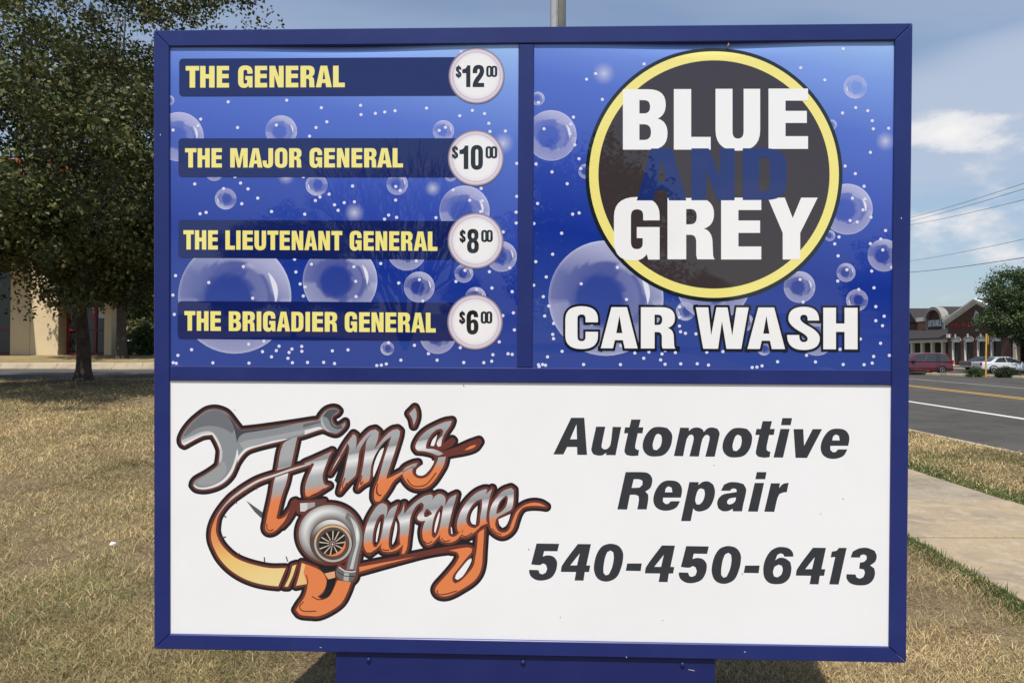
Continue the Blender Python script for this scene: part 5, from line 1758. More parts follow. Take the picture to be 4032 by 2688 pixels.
put(t3, -15.4, 16.0, rz=2.1)
# dense wood behind the left building, and shrubs
WG = 'wood behind the drive'
wd = make_tree('woodland_tree', 21, 1.4, .16, (0, 0, 4.6), (4.4, 4.0, 4.4), 260, 100, .26, OAK, 'dark broad tree in the wood right of the cream restaurant', group=WG, cl_r=1.0, shell=.3)
put(wd, -20.0, 45.0)
for (x, y, s, rz, lab) in ((-27.5, 48, 1.15, 1.1, 'dark tree in the wood hidden behind the cream restaurant'), (-13.5, 47, 1.05, 2.0, 'dark tree in the wood behind the round bush'), (-7, 50, 1.2, 3.3, 'dark tree in the wood standing behind the sign')):
    c = copy_tree(wd)
    put(c, x, y, rz=rz, s=s)
    c['label'] = lab


def shrub(name, c, rad, n, per, leaf, pal, label, seed, cl=.16, grp=None, flat=.9):
    r = np.random.default_rng(seed)
    root = empty(name)
    v = r.normal(0, 1, (n, 3))
    v /= np.linalg.norm(v, axis=1, keepdims=True)
    v *= (.55 + .45 * r.random((n, 1)) ** .5)
    v[:, 2] = np.abs(v[:, 2]) * 1.55 - .55
    P = v * np.array(rad) + np.array([0, 0, rad[2] * .62])
    P[:, 2] = np.maximum(P[:, 2], .05)
    link('foliage', leaf_cloud('foliage', P, cl * r.uniform(.6, 1.3, n), per, leaf, pal, r, flat=flat), M_LEAF, root)
    b = MB()
    for k in range(6):
        a = k * 1.05
        b.tube([(0, 0, -.05), (math.cos(a) * rad[0] * .2, math.sin(a) * rad[1] * .2, rad[2] * .5), (math.cos(a) * rad[0] * .5, math.sin(a) * rad[1] * .5, rad[2] * 1.1)], [.02, .015, .006], 5)
    b.build('stems', M_BARK, root)
    tag(root, label, 'bush', grp)
    root.location = c
    return root


DARKG = np.array([(.022, .034, .016), (.030, .042, .018), (.018, .028, .014)])
p = at(478, 1393, 31.0)
shrub('round_bush', (p.x, p.y, float(hz(p.x, p.y))), (.34, .34, .26), 150, 60, .05, DARKG, 'low round clipped dark bush beside the cream restaurant', 31, .10)
p = at(575, 1395, 30.5)
shrub('leafy_bush', (p.x, p.y, float(hz(p.x, p.y))), (.55, .6, .75), 120, 60, .09, OAK, 'loose leafy green bush at the edge of the sign', 32, .2)
p = at(548, 1372, 36)
shrub('leafy_bush', (p.x, p.y, float(hz(p.x, p.y))), (.9, .7, 1.1), 120, 60, .11, np.array([(.12, .13, .035), (.09, .11, .03), (.16, .14, .05)]), 'yellow green bush in front of the dark wood', 33, .25)
p = at(440, 1372, 37)
shrub('leafy_bush', (p.x, p.y, float(hz(p.x, p.y))), (.7, .5, .45), 90, 60, .09, np.array([(.16, .15, .03), (.12, .13, .03)]), 'low yellow green bush at the corner of the restaurant', 34, .2)
b = MB()                                   # pale kerb wall of the lot behind
b.box(-20, -12, 38.0, 38.3, float(hz(-14, 38)) - .1, float(hz(-14, 38)) + .32)
tag(b.build('lot_kerb', M_KERB, bevel=.02), 'pale concrete kerb of the lot behind the round bush', 'kerb')

# ================================================================== RESTAURANT ON THE LEFT
M_STUC = mat('cream_stucco', (.66, .53, .335), .92, .15, noise=[(1.4, (.61, .49, .30), .4, .65), (60, (.70, .57, .37), .5, .7)], bump=(90, .35, .004))
M_RED = mat('red_window_frame', (.16, .018, .020), .45, .4)
M_GLASS = mat('dark_window_glass', (.018, .020, .022), .06, .5)
M_ORROOF = mat('orange_red_panel', (.70, .10, .035), .5, .3)
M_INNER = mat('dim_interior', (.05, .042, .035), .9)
rb = empty('restaurant', (-18.4, 30.0, 1.50))
tag(rb, 'cream restaurant with red window frames and orange red upper panel behind trees', 'building')


def rbox(name, x0, x1, y0, y1, z0, z1, mt, parent=rb, bevel=.01):
    m_ = MB()
    m_.box(x0, x1, y0, y1, z0, z1)
    return m_.build(name, mt, parent, bevel=bevel)


# local x: 0 = right edge of the lit pier; the wall faces the camera (-y)
rbox('pier', -1.16, -.012, 0, 1.2, -.2, 5.6, M_STUC)
rbox('pier', -1.97, -1.172, 0.0, 1.2, -.2, 5.6, M_STUC)
rbox('pier', 1.78, 2.08, 0.12, .5, -.2, 5.6, M_STUC)
rbox('wall', -9.5, .8, 1.21, 1.6, -.2, 5.6, M_STUC)
rbox('wall', -9.5, -3.2, 1.602, 9.0, -.2, 5.6, M_STUC)
rbox('wall', -9.5, -5.6, 0, 1.2, -.2, 5.6, M_STUC)
rbox('parapet', -9.7, 1.9, -.12, 1.7, 5.602, 6.1, M_STUC)
rbox('orange_tower', -2.6, .3, .3, 1.5, 6.102, 8.1, M_ORROOF)


def bay(x0, x1, n, y):
    wgl = rbox('window', x0, x1, y + .05, y + .10, .12, 3.5, M_GLASS)
    m_ = MB()
    m_.box(x0, x1, y, y + .12, -.05, .12)
    m_.box(x0, x1, y - .003, y + .12, 3.5, 3.65)
    m_.build('sill', M_RED, wgl)
    w_ = (x1 - x0) / n
    for i in range(n + 1):
        xx = x0 + i * w_
        m_ = MB()
        m_.box(xx - .05, xx + .05, y + .002, y + .115, .121, 3.499)
        m_.build('mullion', M_RED, wgl)
    for i in range(n):
        m_ = MB()
        m_.box(x0 + i * w_ + .051, x0 + (i + 1) * w_ - .051, y + .004, y + .112, 1.02, 1.10)
        m_.build('transom', M_RED, wgl)
    return wgl


w1 = bay(.05, 1.74, 3, .55)
w0 = bay(-5.55, -2.0, 4, .25)
rbox('spandrel', .0, 1.775, .5, 1.2, 3.652, 5.6, M_STUC)
rbox('spandrel', -5.6, -1.975, .2, 1.2, 3.652, 5.6, M_STUC)
rbox('canopy', -6.0, -1.30, -2.5, -.002, 3.75, 4.15, M_RED)
rbox('canopy', .02, 2.2, -2.0, .11, 4.0, 4.35, M_RED)


def poster(x0, x1, z0, z1, y, kind):
    m_ = MB()
    m_.box(x0, x1, y, y + .012, z0, z1, 0)
    w_, h_ = x1 - x0, z1 - z0
    r = random.Random(int(x0 * 100))
    if kind == 'food':
        for (u0, u1, v0, v1, mi) in ((0.02, .98, .52, .98, 1), (.08, .7, .62, .86, 2), (.1, .9, .5, .6, 3), (.12, .5, .18, .42, 4), (.45, .9, .2, .46, 4), (.3, .75, .08, .2, 2)):
            n_ = 9
            p_ = [(x0 + w_ * ((u0 + u1) / 2 + (u1 - u0) / 2 * math.cos(k * 2 * math.pi / n_) * r.uniform(.8, 1.1)), z0 + h_ * ((v0 + v1) / 2 + (v1 - v0) / 2 * math.sin(k * 2 * math.pi / n_) * r.uniform(.8, 1.1))) for k in range(n_)]
            m_.add([(min(max(a, x0), x1), y - .003 - .002 * mi, min(max(c, z0), z1)) for a, c in p_], [tuple(range(n_))], mi)
    else:
        for (v, h2) in ((.80, .12), (.62, .10), (.42, .13), (.2, .14)):
            n_ = 8
            p_ = [(x0 + w_ * (.28 + .24 * math.cos(k * 2 * math.pi / n_) * r.uniform(.6, 1.1)), z0 + h_ * (v + h2 * .55 * math.sin(k * 2 * math.pi / n_) * r.uniform(.7, 1.1))) for k in range(n_)]
            m_.add([(a, y - .004, c) for a, c in p_], [tuple(range(n_))], 1)
    mats = [mat('poster_white', (.62, .60, .56), .5), mat('poster_red', (.42, .03, .035), .5), mat('poster_amber', (.55, .30, .10), .5), mat('poster_rust', (.30, .07, .04), .5), mat('poster_brown', (.22, .11, .06), .5)] if kind == 'food' else [mat('poster_red', (.42, .03, .035), .5), mat('poster_white', (.62, .60, .56), .5)]
    return m_.build('poster', mats, rb, recalc=False)


poster(1.30, 1.60, 1.55, 3.35, .585, 'food')
poster(1.02, 1.24, 1.55, 3.25, .585, 'red')
poster(.46, .66, 1.55, 2.25, .585, 'red')

# ================================================================== ACROSS THE ROAD
M_BRICK = mat('dark_brown_brick', (.105, .062, .047), .9, .15, noise=[(2, (.135, .072, .05), .4, .65), (14, (.085, .045, .033), .5, .7)])
M_BRICKO = mat('sunlit_orange_brick', (.36, .155, .085), .9, .15, noise=[(3, (.31, .13, .075), .4, .65), (14, (.41, .19, .11), .5, .7)])  # brick of the upper wall, its sunlit brightness put into the colour
M_TRIM = mat('white_trim', (.70, .68, .62), .7, .2, noise=[(2, (.58, .56, .52), .45, .7)])
M_STONE = mat('grey_stone', (.30, .28, .255), .85, .2, noise=[(3, (.24, .225, .20), .4, .65)])
M_ROOF = mat('charcoal_shingle', (.050, .046, .046), .9, .15, noise=[(6, (.038, .035, .036), .4, .65), (40, (.075, .07, .07), .55, .7)], bump=(20, .6, .02))
M_CREAM = mat('cream_column', (.52, .46, .36), .8, .2)
M_DARKIN = mat('shop_glass', (.014, .013, .013), .25, .25)
M_LETR = mat('red_letter', (.30, .03, .03), .5)
M_LETW = mat('white_letter', (.70, .72, .72), .4)
XF = 53.0
ZG0 = -.13 + .14
mall = empty('shopping_centre', (XF, 85.0, ZG0))
tag(mall, 'brown brick shop building with white trimmed gable across the road', 'building')


def mbox(name, x0, x1, d0, d1, z0, z1, mt, parent=mall, bevel=0.0):
    """world depths d0..d1 along the road, heights above the pavement"""
    m_ = MB()
    m_.box(x0 - XF, x1 - XF, d0 - 85, d1 - 85, z0, z1)
    return m_.build(name, mt, parent, bevel=bevel)


def mprism(name, poly, x0, x1, mt, parent=mall, bevel=0.0):
    """poly in (depth, z); extruded from x0 to x1"""
    m_ = MB()
    m_.prism(poly, lambda u, v, k: ((x0 if k == 0 else x1) - XF, u - 85, v))
    return m_.build(name, mt, parent, bevel=bevel)


APX, DL_, DR_ = 84.2, 89.9, 78.5
ZE_, ZA_ = 5.75, 7.75
# gable block: wall with real openings between piers
wins = [88.2, 85.8, 83.4, 81.0]
hw = .86
prev = DL_
for wc in wins:
    mbox('wall', XF, XF + .5, wc + hw, prev, 0, 3.35, M_BRICK)
    prev = wc - hw
mbox('wall', XF, XF + .5, DR_, prev, 0, 3.35, M_BRICK)
mprism('wall', [(DL_, 3.352), (DR_, 3.352), (DR_, ZE_), (APX, ZA_), (DL_, ZE_)], XF, XF + .5, M_BRICK)
mprism('roof', [(DL_ + .3, ZE_ + .05), (APX, ZA_ + .18), (DR_ - .3, ZE_ + .05), (DR_ - .3, ZE_ - .1), (APX, ZA_ + .02), (DL_ + .3, ZE_ - .1)], XF + .02, XF + 5, M_ROOF)
mbox('wall', XF + .51, XF + 5, DR_ + .02, DL_ - .02, 0, ZE_ - .05, M_BRICK)
for (a, c) in (((DL_ + .45, ZE_ - .08), (APX + .0, ZA_ + .16)), ((DR_ - .45, ZE_ - .08), (APX - .0, ZA_ + .16))):
    for (off, th, pr_x) in ((0.0, .20, .42), (-.22, .20, .26), (-.46, .14, .12)):
        mprism('rake_trim', [(a[0], a[1] + off), (c[0], c[1] + off), (c[0], c[1] + off - th), (a[0], a[1] + off - th)], XF - pr_x, XF + (.018 if off == 0 else -.002), M_TRIM)
for wc in wins:
    w_ = mbox('window', XF + .22, XF + .26, wc - hw, wc + hw, .25, 3.0, M_DARKIN)
    m_ = MB()
    for (d0, d1, z0, z1, xx) in ((wc + hw - .13, wc + hw, .25, 3.0, -.03), (wc - hw, wc - hw + .07, .25, 3.0, .16), (wc - hw + .07, wc + hw - .13, .13, .25, -.03), (wc - hw + .07, wc + hw - .13, 3.0, 3.14, -.03)):
        m_.box(xx, .23, d0 - 85, d1 - 85, z0, z1)
    m_.build('frame', M_TRIM, w_)
    arch = []
    for k in range(11):
        t_ = math.pi * k / 10
        arch.append((wc + 1.02 * math.cos(t_), 3.15 + .55 * math.sin(t_)))
    inner = [(wc + .86 * math.cos(math.pi * k / 10), 3.15 + .26 * math.sin(math.pi * k / 10)) for k in range(11)][::-1]
    mprism('arch', arch + inner, XF - .10, XF + .01, M_STONE, w_)
    mprism('arch', [(wc + .86 * math.cos(math.pi * k / 10), 3.145 + .26 * math.sin(math.pi * k / 10)) for k in range(11)], XF - .05, XF + .01, M_TRIM, w_)
    mprism('keystone', [(wc - .09, 3.5), (wc + .09, 3.5), (wc + .12, 3.95), (wc - .12, 3.95)], XF - .16, XF - .101, M_TRIM, w_)
ov = [(APX + .42 * math.cos(2 * math.pi * k / 20), 5.75 + .68 * math.sin(2 * math.pi * k / 20)) for k in range(20)]
med = mprism('medallion', ov, XF - .10, XF - .001, M_TRIM)
mprism('medallion_face', [(APX + .26 * math.cos(2 * math.pi * k / 20), 5.75 + .5 * math.sin(2 * math.pi * k / 20)) for k in range(20)], XF - .115, XF - .1005, M_STONE, med)
for (dd, zz) in ((0, .70), (0, -.70), (.44, 0), (-.44, 0)):
    mprism('keystone', [(APX + dd - .09, 5.75 + zz - .09), (APX + dd + .09, 5.75 + zz - .09), (APX + dd + .09, 5.75 + zz + .09), (APX + dd - .09, 5.75 + zz + .09)], XF - .14, XF - .1015, M_TRIM, med)
mbox('number_plate', XF - .06, XF - .001, APX - .32, APX + .32, 4.15, 4.45, M_STONE)
# shop lettering on the gable: two runs of red characters, too small to read
r_ = random.Random(4)
for (d_hi, d_lo, n_) in ((89.0, 85.5, 13), (83.6, 81.2, 9)):
    st = (d_hi - d_lo) / n_
    for i in range(n_):
        if i in (6,) and n_ == 13:
            continue
        dd = d_hi - st * (i + .5)
        hh = .50 if i % 4 else .62
        m_ = MB()
        w2 = st * .38
        a_, c_ = dd - 85 + w2, dd - 85 - w2
        m_.box(-.09, -.001, a_ - .09, a_, 4.72, 4.72 + hh)
        if i % 3 != 1:
            m_.box(-.09, -.001, c_, c_ + .08, 4.72 + (0 if i % 2 else .2), 4.72 + hh)
        m_.box(-.088, -.001, c_ + .081, a_ - .091, 4.72 + (hh - .1 if i % 2 else .22), 4.72 + (hh if i % 2 else .33))
        m_.build('sign_letter', M_LETR, mall)

# porch wing to the left of the gable
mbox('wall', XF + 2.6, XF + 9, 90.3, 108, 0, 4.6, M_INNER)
for i, dd in enumerate((91.1, 93.4, 95.7, 98.1, 100.5, 103.0)):
    c_ = mbox('column', XF - .05, XF + .33, dd - .19, dd + .19, .0, 2.95, M_CREAM, bevel=.02)
    mbox('column_cap', XF - .10, XF + .38, dd - .25, dd + .25, 2.952, 3.05, M_CREAM, c_)
mbox('beam', XF - .12, XF + .40, 89.95, 106, 3.052, 3.45, M_CREAM)
mprism('porch_roof', [(89.92, 3.452), (106, 3.452), (106, 3.6), (89.92, 3.6)], XF - .35, XF + .5, M_ROOF)
m_ = MB()
m_.prism([(-.35, 3.602), (2.6, 4.95), (2.6, 4.7), (.3, 3.602)], lambda u, v, k: (u, (89.93 if k == 0 else 106) - 85, v))
m_.build('porch_roof', M_ROOF, mall)
mbox('lamp', XF - .3, XF - .002, 89.2, 89.75, 3.55, 4.0, M_TRIM)
# upper wall with the arched gable
mbox('upper_wall', XF + 2.62, XF + 3.0, 90.0, 91.6, 4.61, 6.0, M_STONE)
mbox('upper_wall', XF + 2.55, XF + 3.0, 91.602, 94.3, 4.61, 6.0, M_BRICKO)
mbox('upper_wall', XF + 2.55, XF + 3.0, 98.6, 101.2, 4.61, 6.0, M_BRICKO)
mbox('upper_wall', XF + 2.7, XF + 3.0, 101.202, 108, 4.61, 6.0, M_BRICK)
mbox('fascia', XF + 2.3, XF + 3.0, 90.0, 94.3, 6.002, 6.55, M_TRIM)
mbox('fascia', XF + 2.3, XF + 3.0, 98.6, 101.2, 6.002, 6.55, M_TRIM)
ac, ar_ = 96.7, 2.1
arch_o = [(ac + ar_ * math.cos(math.pi * k / 16), 6.0 + 1.75 * math.sin(math.pi * k / 16)) for k in range(17)]
arch_i = [(ac + ar_ * .80 * math.cos(math.pi * k / 16), 6.0 + 1.35 * math.sin(math.pi * k / 16)) for k in range(17)]
mprism('arch_trim', arch_o + arch_i[::-1], XF + 2.0, XF + 3.0, M_STONE)
mprism('arch_wall', arch_i + [(ac - ar_ * .8, 4.61), (ac + ar_ * .8, 4.61)], XF + 2.5, XF + 3.0, M_BRICK)
mbox('pilaster', XF + 2.3, XF + 3.0, ac - ar_, ac - ar_ * .8 - .01, 4.61, 5.995, M_STONE)
mbox('pilaster', XF + 2.3, XF + 3.0, ac + ar_ * .8 + .01, ac + ar_, 4.61, 5.995, M_STONE)
bar_ = [(ac + ar_ * 1.01 * math.cos(math.pi * k / 16), 6.02 + 1.78 * math.sin(math.pi * k / 16)) for k in range(17)]
mprism('barrel_roof', bar_, XF + 3.01, XF + 6, M_ROOF)
mprism('gable_roof', [(101.3, 6.0), (103.6, 8.0), (105.9, 6.0)], XF + 2.4, XF + 5.5, M_ROOF)
mbox('upper_block', XF + 3.02, XF + 6, 90.0, 108, 4.62, 5.98, M_BRICK)
# FOOT & ANKLE
txt = 'FOOT&ANKLE'
d0_, st = 98.75, .35
for i, ch in enumerate(txt):
    if ch == '&':
        glyph = GL['8']
    else:
        glyph = GL[ch]
    pz_, tr_ = tri_fill(glyph)
    m_ = MB()
    dd = d0_ - i * st
    m_.add([(2.40, dd - u * st * .86 - 85, 6.05 - v * .85) for u, v in pz_], tr_)
    m_.build('sign_letter', M_LETW, mall, recalc=False)
# paved apron and entrance column at the right
m_ = MB()
m_.box(XF - 2.2 - XF, 14, 70 - 85, 110 - 85, -.14, -.002)
m_.build('pavement', mat('apron_concrete', (.46, .39, .28), .9), mall, bevel=.02)
for dd in (77.6, 74.6, 71.6):
    mbox('column', XF - .3, XF + .18, dd - .24, dd + .24, 0, 3.2, M_CREAM, bevel=.02)
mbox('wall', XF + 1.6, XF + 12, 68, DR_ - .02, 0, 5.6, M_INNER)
mbox('beam', XF - .35, XF + 1.6, 68, DR_ - .03, 3.202, 3.7, M_CREAM)
mprism('roof', [(68, 3.702), (DR_ - .32, 3.702), (DR_ - .32, 5.4), (68, 5.4)], XF + .4, XF + 12, M_ROOF)


# ------------------------------------------------------------------ cars
M_TYRE = mat('tyre_rubber', (.018, .018, .018), .85, .2)
M_RIM = mat('alloy_rim', (.55, .54, .52), .3, .5, metal=.8)
M_CGLASS = mat('car_glass', (.030, .038, .042), .05, .6)
M_BLACKP = mat('black_plastic', (.02, .02, .021), .6)
M_TAIL = mat('tail_lamp_red', (.45, .02, .02), .25)
M_HEAD = mat('head_lamp', (.6, .6, .58), .15)


def car(name, spec, paint, label, loc, rz):
    """local: x forward, y left, z up"""
    root = empty(name, loc, rz)
    tag(root, label, 'car', 'cars parked across the road')
    # lower body: stations (x, half width, sill, shoulder, top)
    b = MB()
    secs = []
    for (x, w, zb, zs, zt) in spec['body']:
        secs.append([(x, -w * .90, zb), (x, -w * .985, zb + .10), (x, -w, (zb + zs) / 2), (x, -w * .97, zs), (x, -w * .84, zt), (x, 0, zt + .025), (x, w * .84, zt), (x, w * .97, zs), (x, w, (zb + zs) / 2), (x, w * .985, zb + .10), (x, w * .90, zb)])
    b.loft(secs)
    b.build('body', paint, root, smooth=False, bevel=.02)
    # greenhouse
    gz0, gz1, wb, wt = spec['gz']
    bx_, tx_ = spec['gb'], spec['gt']        # base and roof polygons along x: rear, front
    b = MB()
    nst = 7
    secs = []
    for i in range(nst):
        t = i / (nst - 1)
        xb, xt = bx_[0] + (bx_[1] - bx_[0]) * t, tx_[0] + (tx_[1] - tx_[0]) * t
        crown = .045 * math.sin(math.pi * t)
        secs.append([(xb, -wb, gz0), (xt, -wt, gz1 - .03 + crown), (xt, -wt * .8, gz1 + crown), (xt, wt * .8, gz1 + crown), (xt, wt, gz1 - .03 + crown), (xb, wb, gz0)])
    b.loft(secs)
    gh = b.build('greenhouse', paint, root, bevel=.025)

    def side_pt(t, v, s, o):
        xb, xt = bx_[0] + (bx_[1] - bx_[0]) * t, tx_[0] + (tx_[1] - tx_[0]) * t
        crown = .045 * math.sin(math.pi * t)
        z = gz0 + (gz1 - .03 + crown - gz0) * v
        return (xb + (xt - xb) * v, s * (wb + (wt - wb) * v + o), z)
    for s in (-1, 1):
        for (a0, a1, c0, c1) in spec['win']:
            p_ = [side_pt(a0, .06, s, .012), side_pt(a1, .06, s, .012), side_pt(c1, .88, s, .012), side_pt(c0, .88, s, .012)]
            m_ = MB()
            m_.add(p_ + [(q[0], q[1] - s * .02, q[2]) for q in p_], [(0, 1, 2, 3), (4, 7, 6, 5), (0, 4, 5, 1), (1, 5, 6, 2), (2, 6, 7, 3), (3, 7, 4, 0)])
            m_.build('side_window', M_CGLASS, root)
    for e in (0, 1):
        xb, xt = bx_[e], tx_[e]
        sg = 1 if e else -1
        p_ = []
        for (yy, v) in ((-.86, .10), (.86, .10), (.84, .88), (-.84, .88)):
            w_ = wb + (wt - wb) * v
            p_.append((xb + (xt - xb) * v + sg * .012, yy * w_, gz0 + (gz1 - gz0) * v))
        m_ = MB()
        m_.add(p_ + [(q[0] - sg * .03, q[1], q[2]) for q in p_], [(0, 1, 2, 3), (4, 7, 6, 5), (0, 4, 5, 1), (1, 5, 6, 2), (2, 6, 7, 3), (3, 7, 4, 0)])
        m_.build('windscreen' if e else 'rear_window', M_CGLASS, root)
    # wheels
    wr = spec['wr']
    for x in spec['axles']:
        for s in (-1, 1):
            y = s * (spec['wy'])
            m_ = MB()
            prof = [(.0, wr * .62), (.03, wr * .68), (.03, wr * .94), (.06, wr), (.20, wr), (.23, wr * .9), (.23, wr * .4)]
            m_.loft([[(x + r * math.cos(2 * math.pi * k / 20), y + s * (.05 - o), wr + r * math.sin(2 * math.pi * k / 20)) for k in range(20)] for o, r in prof])
            wh = m_.build('wheel', M_TYRE, root)
            m_ = MB()
            m_.loft([[(x + r * math.cos(2 * math.pi * k / 20), y + s * (.05 - o), wr + r * math.sin(2 * math.pi * k / 20)) for k in range(20)] for o, r in ((.02, wr * .66), (-.004, wr * .64), (-.004, wr * .57), (.03, wr * .55))], caps=False)
            for k in range(6):
                a = k * math.pi / 3
                u, v = Vector((math.cos(a), 0, math.sin(a))), Vector((-math.sin(a), 0, math.cos(a)))
                cpt = Vector((x, y + s * .045, wr))
                q = [cpt + u * .05 - v * .05, cpt + u * .05 + v * .05, cpt + u * wr * .6 + v * .045, cpt + u * wr * .6 - v * .045]
                m_.add([tuple(z) for z in q] + [tuple(z - Vector((0, s * .02, 0))) for z in q], [(0, 1, 2, 3), (7, 6, 5, 4), (0, 4, 5, 1), (1, 5, 6, 2), (2, 6, 7, 3), (3, 7, 4, 0)])
            m_.loft([[(x + .07 * math.cos(2 * math.pi * k / 12), y + s * (.055 - o), wr + .07 * math.sin(2 * math.pi * k / 12)) for k in range(12)] for o in (0, .04)])
            m_.build('rim', M_RIM, wh)
            m_ = MB()          # dark arch round the wheel
            n_ = 18
            oy = s * (spec['wy'] + .052)
            outer = [(x + wr * 1.20 * math.cos(math.pi * k / n_), wr + wr * 1.20 * math.sin(math.pi * k / n_)) for k in range(n_ + 1)]
            inn = [(x + wr * 1.03 * math.cos(math.pi * k / n_), wr + wr * 1.03 * math.sin(math.pi * k / n_)) for k in range(n_ + 1)]
            m_.prism(outer + inn[::-1], lambda u, v, k: (u, oy + s * (.012 if k else -.03), v))
            m_.build('wheel_arch', M_BLACKP, root)
    for nm, mt, (x0, x1, y0, y1, z0, z1) in spec['bits']:
        for s in ((-1, 1) if y0 > 0 else (1,)):
            m_ = MB()
            ya, yb = (s * y0, s * y1)
            m_.box(x0, x1, min(ya, yb), max(ya, yb), z0, z1)
            m_.build(nm, mt, root, bevel=.015)
    return root


VAN = dict(body=[(0.0, .84, .42, .80, 1.00), (.06, .93, .30, .86, 1.06), (.9, .98, .26, .90, 1.09), (2.6, .99, .24, .90, 1.07), (3.8, .98, .24, .88, 1.03), (4.5, .95, .26, .80, .92), (4.95, .88, .30, .68, .76), (5.08, .74, .40, .56, .62)],
           gz=(1.04, 1.74, .90, .70), gb=(.10, 4.05), gt=(.42, 3.05),
           win=[(.05, .31, .07, .30), (.335, .615, .33, .60), (.64, .90, .625, .875)], wr=.345, axles=(1.02, 4.08), wy=.955,
           bits=[('tail_lamp', M_TAIL, (-.015, .10, .80, .955, .86, 1.20)), ('head_lamp', M_HEAD, (4.86, 5.03, .52, .84, .58, .72)), ('mirror', M_BLACKP, (3.35, 3.55, .97, 1.13, 1.06, 1.22)),
                 ('roof_rail', M_RIM, (.75, 2.75, .56, .60, 1.785, 1.815)), ('bumper', M_BLACKP, (-.07, .05, -.80, .80, .36, .52)), ('door_trim', M_BLACKP, (1.5, 3.6, .988, 1.0, .56, .60))])
SED = dict(body=[(0.0, .76, .50, .82, .92), (.05, .86, .34, .86, 1.0), (.8, .91, .26, .90, 1.02), (2.4, .92, .22, .88, .98), (3.6, .91, .24, .84, .93), (4.5, .88, .26, .74, .82), (4.95, .80, .30, .62, .68), (5.06, .66, .40, .52, .56)],
           gz=(.95, 1.44, .82, .62), gb=(.75, 3.75), gt=(1.55, 2.75),
           win=[(.12, .49, .10, .47), (.52, .90, .50, .84)], wr=.33, axles=(1.03, 4.02), wy=.885,
           bits=[('tail_lamp', M_TAIL, (-.012, .09, .66, .87, .72, .98)), ('head_lamp', M_HEAD, (4.84, 5.02, .48, .78, .54, .68)), ('mirror', M_BLACKP, (3.18, 3.36, .90, 1.05, .96, 1.08)), ('bumper', M_RIM, (-.05, .04, -.74, .74, .40, .52)), ('sill_trim', M_RIM, (1.4, 3.6, .925, .936, .30, .36))])
M_VAN = mat('dark_red_paint', (.085, .010, .018), .28, .5, coat=.6)
M_SIL = mat('silver_paint', (.56, .57, .59), .35, .5, metal=.0, coat=.6)
M_GRY = mat('slate_grey_paint', (.10, .115, .13), .3, .5, metal=.3, coat=.5)
p = at(3753, 1469, 61.0)
car('minivan', VAN, M_VAN, 'dark red minivan parked behind the far kerb, its front hidden by the sign', (p.x, p.y + .9, ZR + .01), math.pi + R(3))
p = at(3842, 1465, 66.0)
car('sedan', SED, M_SIL, 'silver sedan parked behind the yellow post and low bushes', (p.x, p.y, ZR + .01), R(-2))
p = at(3801, 1452, 75.0)
car('sedan', SED, M_GRY, 'slate grey car half hidden behind the silver sedan', (p.x, p.y, ZR + .01), R(8))

# low bushes and tree on the island, yellow post
p = at(3840, 1474, 55.0)
shrub('low_bush', (p.x, p.y, ZR + .06), (.55, .5, .42), 80, 60, .08, OAK, 'low green bush in front of the silver sedan, left of the yellow post', 41, .18)
p = at(3968, 1478, 53.5)
shrub('low_bush', (p.x, p.y, ZR + .06), (.92, .5, .44), 120, 60, .075, DARKG * 1.5, 'wider dark bush in front of the silver sedan, right of the yellow post', 42, .18)
p = at(3881.5, 1477, 54.5)
yp = empty('yellow_post', (p.x, p.y, ZR + .08))
tag(yp, 'tall yellow sign post on the far kerb, its plate seen nearly edge on', 'post')
M_YP = mat('yellow_paint', (.62, .36, .05), .55, noise=[(5, (.55, .31, .05), .4, .65)])
m_ = MB()
m_.tube([(0, 0, -.1), (0.03, 0, 1.6), (.09, 0, 3.13)], [.058, .058, .058], 12)
m_.build('pole', M_YP, yp, smooth=False)
m_ = MB()
m_.add([(.19, -.05, 2.35), (.32, .5, 2.35), (.32, .5, 3.0), (.19, -.05, 3.0), (.22, -.06, 2.35), (.35, .49, 2.35), (.35, .49, 3.0), (.22, -.06, 3.0)], [(0, 1, 2, 3), (7, 6, 5, 4), (0, 4, 5, 1), (1, 5, 6, 2), (2, 6, 7, 3), (3, 7, 4, 0)])
m_.build('plate', M_YP, yp)
ot = make_tree('oak_tree', 51, 2.2, .20, (0, 0, 5.9), (5.9, 5.4, 4.8), 640, 130, .19, OAK, 'dense green tree in front of the brick shops across the road', cl_r=.85, shell=.35)
put(ot, 48.9, 66.0, ZR)
for (x, y, s, rz, lab) in ((47, 160, 1.5, 2, 'far green tree beyond the brick shops'), (30, 150, 1.6, 1, 'far green tree down the road behind the sign'), (16, 170, 1.7, 4, 'far green tree at the end of the road'), (-2, 130, 1.5, 3, 'far green tree behind the middle of the sign')):
    c = copy_tree(ot)
    put(c, x, y, -.2, rz, s)
    c['label'] = lab
    c['group'] = 'far trees behind the sign'

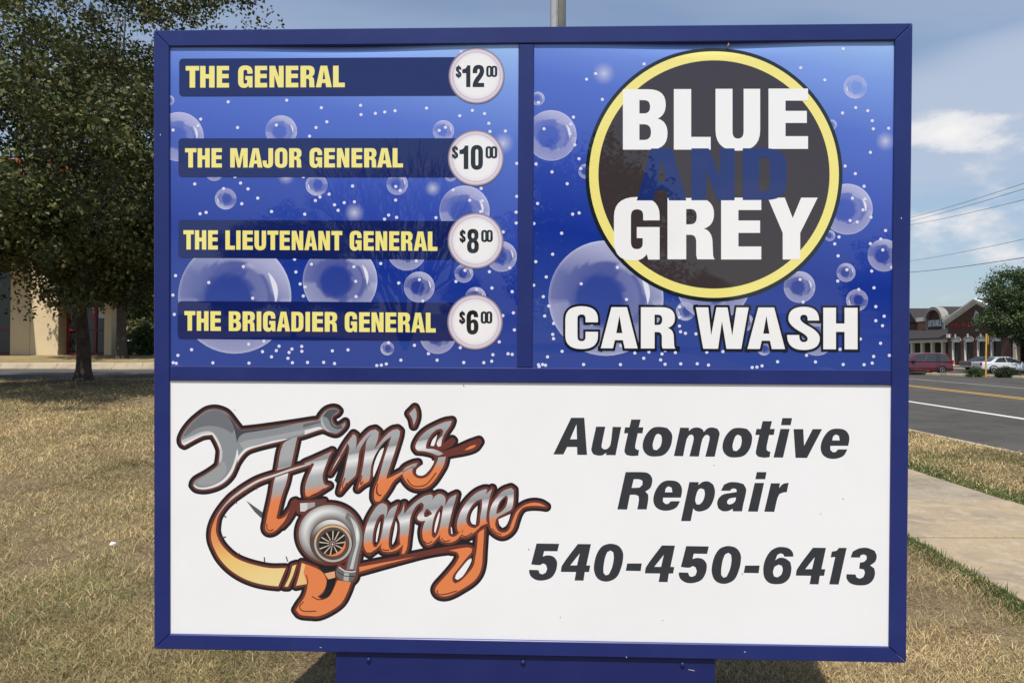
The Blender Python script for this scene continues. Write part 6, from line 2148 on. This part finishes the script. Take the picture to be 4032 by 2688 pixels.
# ------------------------------------------------------------------ utility pole, wires
M_POLE = mat('weathered_pole', (.115, .118, .105), .9, .15, noise=[(4, (.085, .09, .08), .4, .65), (30, (.18, .175, .15), .6, .72)], bump=(12, .7, .02))
M_GALV = mat('galvanised_guard', (.42, .41, .40), .5, .4, metal=.5, noise=[(6, (.34, .33, .34), .45, .65)])
p = at(2198, 90, 17.0)
up_ = empty('utility_pole', (p.x, p.y, float(hz(p.x, p.y))))
tag(up_, 'weathered utility pole with grey metal cable guard rising behind the sign', 'pole')
m_ = MB()
m_.tube([(0, 0, -.2), (.015, 0, 4.5), (.06, 0, 13.0)], [.15, .145, .135], 14)
m_.build('pole', M_POLE, up_, smooth=True)
m_ = MB()
secs = []
for (x, z) in ((0, -.1), (.015, 4.5), (.055, 12.0)):
    secs.append([(x - .225, -.02, z), (x - .205, -.11, z), (x - .15, -.135, z), (x - .095, -.125, z), (x - .06, -.16, z), (x - .045, -.11, z), (x - .06, .02, z)])
m_.loft(secs)
m_.build('cable_guard', M_GALV, up_)
M_WIRE = mat('cable_black', (.02, .02, .022), .6)
WG2 = 'overhead cables above the road'
wl_ = [((3586.8, 856.6), (4032, 721.9), .016, 'highest of the three cables grouped above the far cloud'), ((3586.8, 870), (4032, 743.7), .016, 'middle of the three cables grouped above the far cloud'), ((3586.8, 885.3), (4032, 786.5), .016, 'lowest of the three cables grouped above the far cloud'),
       ((3583, 1027.6), (4032, 941.5), .014, 'thin single cable above the lowest cable by the green tree'), ((3582, 1072), (4032, 1014), .022, 'lowest and thickest cable passing just above the green tree')]
for i, (a, c, rr, lab) in enumerate(wl_):
    dA, dB = 74.0, 44.0
    A, B = at(a[0], a[1], dA), at(c[0], c[1], dB)
    pts = []
    d = B - A
    for k in range(25):
        t = -1.0 + 2.6 * k / 24
        q = A + d * t
        q.z += .35 * (t * t - t) * (1 if 0 <= t <= 1 else .8)
        pts.append(tuple(q))
    m_ = MB()
    m_.tube(pts, rr, 5)
    o = m_.build('overhead_cable', M_WIRE)
    tag(o, lab, 'cable', WG2)

# ------------------------------------------------------------------ trees behind the camera (mirrored in the glossy panels)
RG = 'trees mirrored in the sign'
for (src, x, y, s, rz, lab) in ((ot, -18.2, -45, .82, .5, 'round tree mirrored in the price panel'), (wd, 2.0, -35, 1.15, 2.0, 'dark tree mirrored in the round emblem'), (wd, 26, -52, .9, 1.0, 'tree mirrored at the right of the logo panel'), (ot, -45, -95, .75, 3.0, 'far tree mirrored at the left of the price panel'), (ot, -30, -100, .7, 4.0, 'far tree mirrored under the second price bar'),
                                (wd, -13, -95, .75, 5.0, 'far tree mirrored between the panels'), (ot, 4, -102, .72, 2.2, 'far tree mirrored under the round emblem'), (wd, 20, -98, .8, 3.1, 'far tree mirrored beside the white lettering'), (ot, 42, -95, .75, 1.3, 'far tree mirrored at the right edge of the logo panel')):
    c = copy_tree(src)
    put(c, x, y, 0, rz, s)
    tag(c, lab, 'tree', RG)
bt = MB()
r = np.random.default_rng(77)


def twig(p, d, L, rad, lev):
    q = p + d * L
    bt.tube([tuple(p), tuple(p.lerp(q, .5) + Vector((r.normal() * .03 * L, r.normal() * .03 * L, 0))), tuple(q)], [rad, rad * .8, rad * .6], 5)
    if lev == 0:
        return
    for _ in range(4 if lev > 2 else 3):
        e = Vector((r.normal() * .42, r.normal() * .42, abs(r.normal()) * .25 + .1))
        twig(p.lerp(q, r.uniform(.45, 1.0)), (d + e).normalized(), L * r.uniform(.6, .8), rad * .55, lev - 1)


for k in range(7):
    a = k * .9
    twig(Vector((0, 0, .4)), Vector((math.cos(a) * .38, math.sin(a) * .38, 1)).normalized(), 2.1, .06, 4)
br = empty('bare_tree')
bt.build('branches', M_BARK, br)
put(br, -4.8, -18.5, 0, 0, 1.3)
tag(br, 'bare twiggy tree mirrored in the price panel', 'tree', RG)
